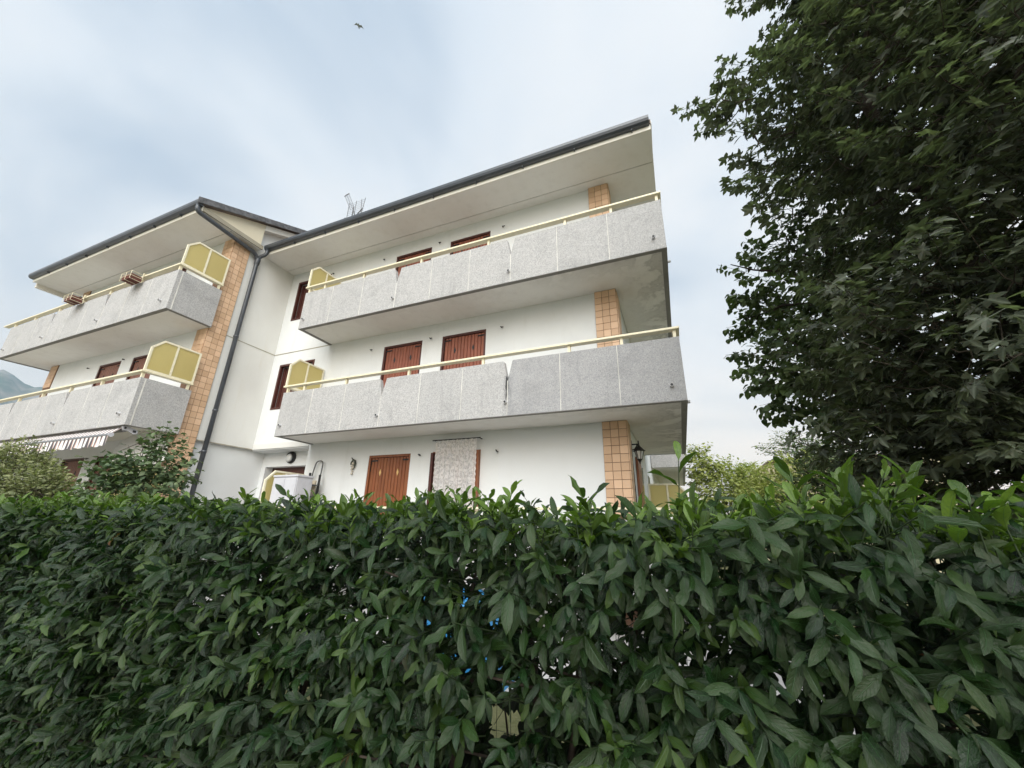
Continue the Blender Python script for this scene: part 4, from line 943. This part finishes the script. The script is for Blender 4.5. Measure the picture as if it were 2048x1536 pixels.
# a few taller shoots that stick out of the clipped top
tx = np.array([-0.02, 0.06, 0.42, 0.47, 0.56, 0.70, -0.62, -0.95, -1.5, -1.9, -2.3, 0.88, 0.2, -0.35, -2.9, -3.6, 0.98, 0.63, -1.2]); n = len(tx)
bp = np.stack([tx, rng.uniform(1.48, 1.8, n), np.full(n, 1.52)], 1); sd_ = nrm_(np.stack([rng.normal(0, 0.2, n), rng.normal(-0.1, 0.15, n), np.ones(n)], 1))
ln = rng.uniform(0.10, 0.19, n); ln[0] = 0.30; ln[2:6] = [0.26, 0.24, 0.22, 0.24]
L_, sg = shoots(bp, sd_, ln, rng.integers(5, 8, n), rng.uniform(0.5, 0.8, n), np.full(n, 0.05), rng.uniform(0.10, 0.14, n), rng.uniform(0.35, 0.7, n))
allL.append(L_); segs += sg
P, D, Nn, S, rr, yy = [np.concatenate([a[i] for a in allL]) for i in range(6)]
ok = hole_ok(P+D*S[:, None]*0.5) & hole_ok(P); P, D, Nn, S, rr, yy = [a[ok] for a in (P, D, Nn, S, rr, yy)]
foliage(H, 'laurel_leaf', LAUREL, P, D, Nn, S, rr, yy, parts=300)
ms_ = []
for a, b in segs:
    if hole_ok(np.array([a]))[0]: ms_.append(([a-(b-a)*0.4, a, b], [0.003, 0.0026, 0.0015]))
stems(H, 'twigs', 'green_stem', ms_, 4)['kind'] = 'stuff'
ms_ = []
x = HX0
while x < HX1:
    y0_ = 1.92+random.uniform(-.12, .12); px = [(x, y0_, 0)]
    for k in range(1, 6): px.append((x+random.uniform(-.06, .06)*k*0.5, y0_+random.uniform(-.05, .05), 0.3*k))
    ms_.append((px, [0.022, 0.018, 0.015, 0.012, 0.009, 0.006]))
    for k in range(1, 5):
        q_ = px[k]; ms_.append(([q_, (q_[0]+random.uniform(-.15, .15), q_[1]-0.16, q_[2]+0.12), (q_[0]+random.uniform(-.25, .25), q_[1]-0.34, q_[2]+0.2)], [0.008, 0.006, 0.004]))
    x += random.uniform(0.14, 0.26)
stems(H, 'branches', 'bark', ms_, 6)['kind'] = 'stuff'

# ivy at the foot of the hedge
T = thing('ivy', 'dark ivy climbing the wire fence at the foot of the laurel hedge', 'ivy', (-0.4, 2.1, 0))
n = 2600; P = np.stack([rng.uniform(-1.9, 0.5, n), rng.uniform(2.02, 2.14, n), rng.beta(1.3, 1.6, n)*1.0], 1)
ok = hole_ok(P); P = P[ok]; n = len(P)
foliage(T, 'ivy_leaf', ROUND, P, np.stack([rng.normal(0, .5, n), rng.normal(-.5, .3, n), -np.ones(n)], 1), np.stack([rng.normal(0, .3, n), -np.ones(n), rng.uniform(0, .8, n)], 1), rng.uniform(0.05, 0.085, n), rng.uniform(0, .95, n), rng.uniform(0, .4, n))
stems(T, 'stem', 'bark', [([(x_, 2.15, 0), (x_+random.uniform(-.1, .1), 2.13, .4), (x_+random.uniform(-.25, .25), 2.12, .85)], [.01, .007, .004]) for x_ in np.linspace(-1.8, 0.4, 16)], 5)

# ------------------------------------------------------------------ trees and shrubs
def sample_crown(ells, n, shell):
    """random points in a union of ellipsoids (centre, radii, weight); shell>0 pushes to the surface"""
    wts = np.array([e_[2] for e_ in ells], float); wts /= wts.sum(); P = []; O = []
    for e_, w_ in zip(ells, wts):
        k = max(1, int(n*w_)); d = nrm_(rng.normal(size=(k, 3))); r_ = rng.uniform(0, 1, (k, 1))**(1/(3+shell))
        bumps = 1+0.10*np.sin(d[:, :1]*7+d[:, 2:]*5)+0.08*np.sin(d[:, 1:2]*11+d[:, 2:]*9)
        P.append(np.array(e_[0])+d*r_*np.array(e_[1])*bumps); O.append(d)
    return np.concatenate(P), np.concatenate(O)
def tree(name, label, cat, base, ells, ntw, nleaf, variants, mat, size, shell, trunk, limb_r, droop, parts=0, group=None, young=(0, .3), up=0.35, twig_len=(0.25, 0.5), extra=None, stem_mat='bark', nlimb=16, lname='leaf'):
    T = thing(name, label, cat, base, group)
    tr = [Vector(p) for p in trunk]; nT = len(tr)
    Tk = stems(T, 'trunk', stem_mat, [(tr, [limb_r*(1-0.75*i/(nT-1)) for i in range(nT)])], 10)
    tw, od = sample_crown(ells, ntw, shell)
    if extra is not None: tw = np.concatenate([tw, extra[0]]); od = np.concatenate([od, extra[1]])
    # limbs from the trunk to spread targets
    lt, lo = sample_crown(ells, nlimb*2, 0); lt = lt[:nlimb*2]
    nodes = [np.array(p) for p in tr[1:]]; ls = []
    for p in lt:
        i = min(range(1, nT), key=lambda k: abs(tr[k].z-(p[2]-0.5*np.linalg.norm(p[:2]-np.array(tr[k])[:2]))))
        a = np.array(tr[i]); m = a*0.5+p*0.5+np.array([0, 0, 0.12])+rng.normal(0, 0.06, 3)
        m2 = a*0.2+p*0.8+np.array([0, 0, 0.06])+rng.normal(0, 0.05, 3)
        ls.append(([a, m, m2, p], [limb_r*0.32, limb_r*0.22, limb_r*0.14, limb_r*0.08])); nodes += [m, m2, p]+[a*(1-t)+m*t for t in (.4, .6, .8)]+[m*(1-t)+m2*t for t in (.2, .4, .6, .8)]+[m2*(1-t)+p*t for t in (.33, .66)]
    stems(T, 'limbs', stem_mat, ls, 6)['kind'] = 'stuff'
    nodes = np.array(nodes); sg = []; nn_ = len(nodes); nodes = np.concatenate([nodes, np.full((len(tw), 3), 1e6)])
    ordr = np.argsort([np.min(np.linalg.norm(nodes[:nn_]-p, axis=1)) for p in tw]); tw = tw[ordr]; od = od[ordr]
    Ps, Ds, Ns, Ss = [], [], [], []; tint = []; yg = []
    for i in range(len(tw)):
        o_ = od[i].copy(); o_[2] = o_[2]*0.6+up+rng.normal(0, 0.25); o_[:2] += rng.normal(0, 0.25, 2); o_ /= np.linalg.norm(o_)
        L_ = rng.uniform(*twig_len); a = tw[i]-o_*L_*0.5; b = tw[i]+o_*L_*0.5
        dn = np.linalg.norm(nodes-a, axis=1); j = int(np.argmin(dn))
        nodes[nn_] = a; nn_ += 1
        if dn[j] > 0.05: sg.append(([nodes[j], (nodes[j]+a)/2+np.array([0, 0, -0.03]), a, b], [limb_r*0.055+.002, limb_r*0.04+.002, 0.0035, 0.002]))
        u_ = np.cross(o_, [0, 0, 1.0]); u_ /= np.linalg.norm(u_)+1e-9
        rb = rng.uniform(0, 1); yb = rng.uniform(*young)
        for k in range(nleaf):
            t = 0.15+0.85*(k+0.5)/nleaf; s_ = 1 if k % 2 else -1
            d = o_*rng.uniform(0.3, 0.9)+u_*s_*rng.uniform(0.4, 1.0)+rng.normal(0, 0.2, 3); d[2] -= droop*rng.uniform(0.3, 1.3); d /= np.linalg.norm(d)
            Ps.append(a+(b-a)*t+d*size*0.45); Ds.append(d); Ns.append(np.array([0, 0, 1.0])+o_*0.35+rng.normal(0, 0.5, 3)); Ss.append(size*rng.uniform(0.65, 1.15)); tint.append(min(.999, max(0, rb*.5+rng.uniform(0, .5)))); yg.append(np.clip(yb+rng.normal(0, .08), 0, 1))
    stems(T, 'twigs', 'twig', sg, 3)['kind'] = 'stuff'
    foliage(T, mat, variants, np.array(Ps), np.array(Ds), np.array(Ns), np.array(Ss), np.array(tint), np.array(yg), parts=parts, fname='crown', lname=lname)
    return T
# maple
ells = [((3.28, 4.25, 5.2), (1.85, 1.9, 3.4), 10), ((2.62, 4.0, 6.1), (1.25, 1.2, 1.2), 3.0), ((2.72, 4.05, 3.0), (1.45, 1.5, 1.15), 4), ((3.3, 3.9, 8.2), (1.5, 1.3, 1.4), 4), ((3.2, 3.3, 4.3), (1.3, 1.0, 1.6), 4), ((2.9, 4.4, 2.1), (1.6, 1.3, 0.75), 4.5), ((3.6, 4.0, 2.6), (1.2, 1.2, 1.2), 2)]
ex = []
for c, k in (((1.05, 3.95, 6.05), 7), ((1.16, 3.95, 5.6), 6), ((1.4, 4.0, 6.9), 6), ((1.75, 4.1, 8.3), 7), ((1.25, 4.1, 5.0), 6), ((1.25, 3.95, 6.4), 6), ((1.3, 3.9, 2.5), 6)):
    ex.append(np.array(c)+rng.normal(0, 0.17, (k, 3)))
ex = np.concatenate(ex); exd = nrm_(np.stack([-np.ones(len(ex)), rng.normal(0, .3, len(ex)), rng.normal(0.1, .3, len(ex))], 1))
tree('maple_tree', 'big dark maple tree with lobed leaves overhanging the hedge', 'tree', (2.95, 4.3, 0), ells, 3300, 11, MAPLE, 'maple_leaf', 0.142, 1.2,
     [(2.95, 4.3, 0), (2.9, 4.3, 1.6), (2.75, 4.25, 3.0), (2.5, 4.15, 4.6), (2.25, 4.1, 6.0), (2.2, 4.0, 7.6), (2.3, 3.9, 9.0)], 0.095, 0.5, parts=300, young=(0, 0.22), extra=(ex, exd), nlimb=22)
# round-leaved lime behind the maple
tree('lime_tree', 'green round-leaved tree growing between the maple and the building', 'tree', (2.6, 6.5, 0), [((2.45, 6.2, 4.3), (1.45, 1.2, 1.7), 6), ((2.0, 6.0, 3.6), (1.0, 0.9, 0.9), 3), ((2.1, 6.0, 5.0), (0.95, 0.9, 0.9), 2)], 620, 10, ROUND, 'lime_leaf', 0.105, 2.0,
     [(2.6, 6.5, 0), (2.55, 6.4, 1.5), (2.5, 6.3, 3.0), (2.45, 6.2, 4.6), (2.4, 6.2, 5.6)], 0.09, 0.9, young=(0.1, 0.55), nlimb=12)
# garden shrubs behind the hedge, to the left
tree('variegated_shrub', 'pale variegated shrub with tiny cream-edged leaves behind the hedge', 'shrub', (-9.4, 3.05, 0), [((-10.7, 3.05, 1.85), (1.2, 0.6, 0.85), 6), ((-9.35, 3.05, 1.52), (0.85, 0.55, 0.70), 4)], 1900, 14, SMALL, 'variegated_leaf', 0.064, 2.5,
     [(-9.4, 3.05, 0), (-9.4, 3.05, 0.8), (-9.45, 3.05, 1.6)], 0.05, 0.1, young=(0.0, 1.0), twig_len=(0.15, 0.3), nlimb=14)
tree('leafy_shrub', 'loose leafy shrub with dull green leaves in front of the satellite dish', 'shrub', (-7.9, 3.6, 0), [((-7.9, 3.6, 1.85), (1.05, 0.5, 0.7), 4), ((-7.6, 3.6, 2.3), (0.6, 0.4, 0.5), 2)], 330, 9, ROUND, 'shrub_leaf', 0.085, 1.0,
     [(-7.9, 3.6, 0), (-7.9, 3.6, 0.9), (-7.85, 3.6, 1.9), (-7.75, 3.6, 2.6)], 0.03, 0.5, young=(0.0, 0.6), twig_len=(0.25, 0.5), nlimb=10)
# garden beyond, right of the building
G = 'bushes beyond the garden'
tree('slender_tree', 'slender yellow-green tree just past the corner of the balconies', 'tree', (1.5, 16, 0), [((0.85, 16, 3.7), (0.40, 0.5, 0.75), 2), ((1.3, 16, 2.9), (0.85, 0.8, 0.9), 3), ((1.9, 16.2, 2.9), (0.7, 0.7, 0.9), 2)], 330, 11, SMALL, 'yellow_leaf', 0.15, 1.0,
     [(1.5, 16, 0), (1.5, 16, 1.5), (1.4, 16, 3.6)], 0.05, 0.4, young=(0.0, 0.7), nlimb=10)
tree('young_tree', 'small light green tree between the slender tree and the yellow bush', 'tree', (2.9, 17.5, 0), [((2.4, 17.5, 3.1), (0.6, 0.6, 0.8), 3), ((2.6, 17.5, 2.2), (0.9, 0.8, 0.9), 2)], 240, 11, SMALL, 'yellow_leaf', 0.14, 1.0,
     [(2.9, 17.5, 0), (2.85, 17.5, 1.5), (2.75, 17.5, 3.4)], 0.05, 0.4, young=(0.0, 0.5), nlimb=8)
tree('yellow_bush', 'dense yellow bush spreading in front of the cream house', 'bush', (3.0, 12.0, 0), [((2.2, 12.0, 2.05), (0.62, 0.6, 1.1), 3), ((2.85, 12.1, 2.2), (0.7, 0.6, 1.2), 3)], 900, 12, SMALL, 'yellow_leaf', 0.085, 2.0,
     [(3.0, 12, 0), (3.0, 12, 1.0), (3.0, 12, 1.8)], 0.05, 0.3, young=(0.2, 1.0), twig_len=(0.15, 0.35), nlimb=10)
tree('flowering_bush', 'dark bush with pale creamy tips beneath the maple branches', 'bush', (2.9, 9.6, 0), [((2.55, 9.6, 2.1), (0.62, 0.55, 0.85), 3), ((2.85, 9.6, 2.65), (0.45, 0.45, 0.55), 2)], 620, 12, SMALL, 'shrub_leaf', 0.075, 2.0,
     [(2.9, 9.6, 0), (2.9, 9.6, 1.2), (2.9, 9.6, 2.2)], 0.05, 0.3, young=(0.0, 0.9), twig_len=(0.15, 0.3), nlimb=10)
tree('wispy_tree', 'wispy thin-leaved tree rising above the cream house', 'tree', (3.7, 14.5, 0), [((3.2, 14.4, 3.9), (0.7, 0.6, 0.5), 3), ((4.0, 14.5, 4.1), (0.7, 0.6, 0.5), 2)], 110, 11, SMALL, 'shrub_leaf', 0.10, 0.5,
     [(3.7, 14.5, 0), (3.7, 14.5, 2.0), (3.75, 14.5, 3.8)], 0.03, 0.2, young=(0.2, 0.7), twig_len=(0.3, 0.6), nlimb=12)
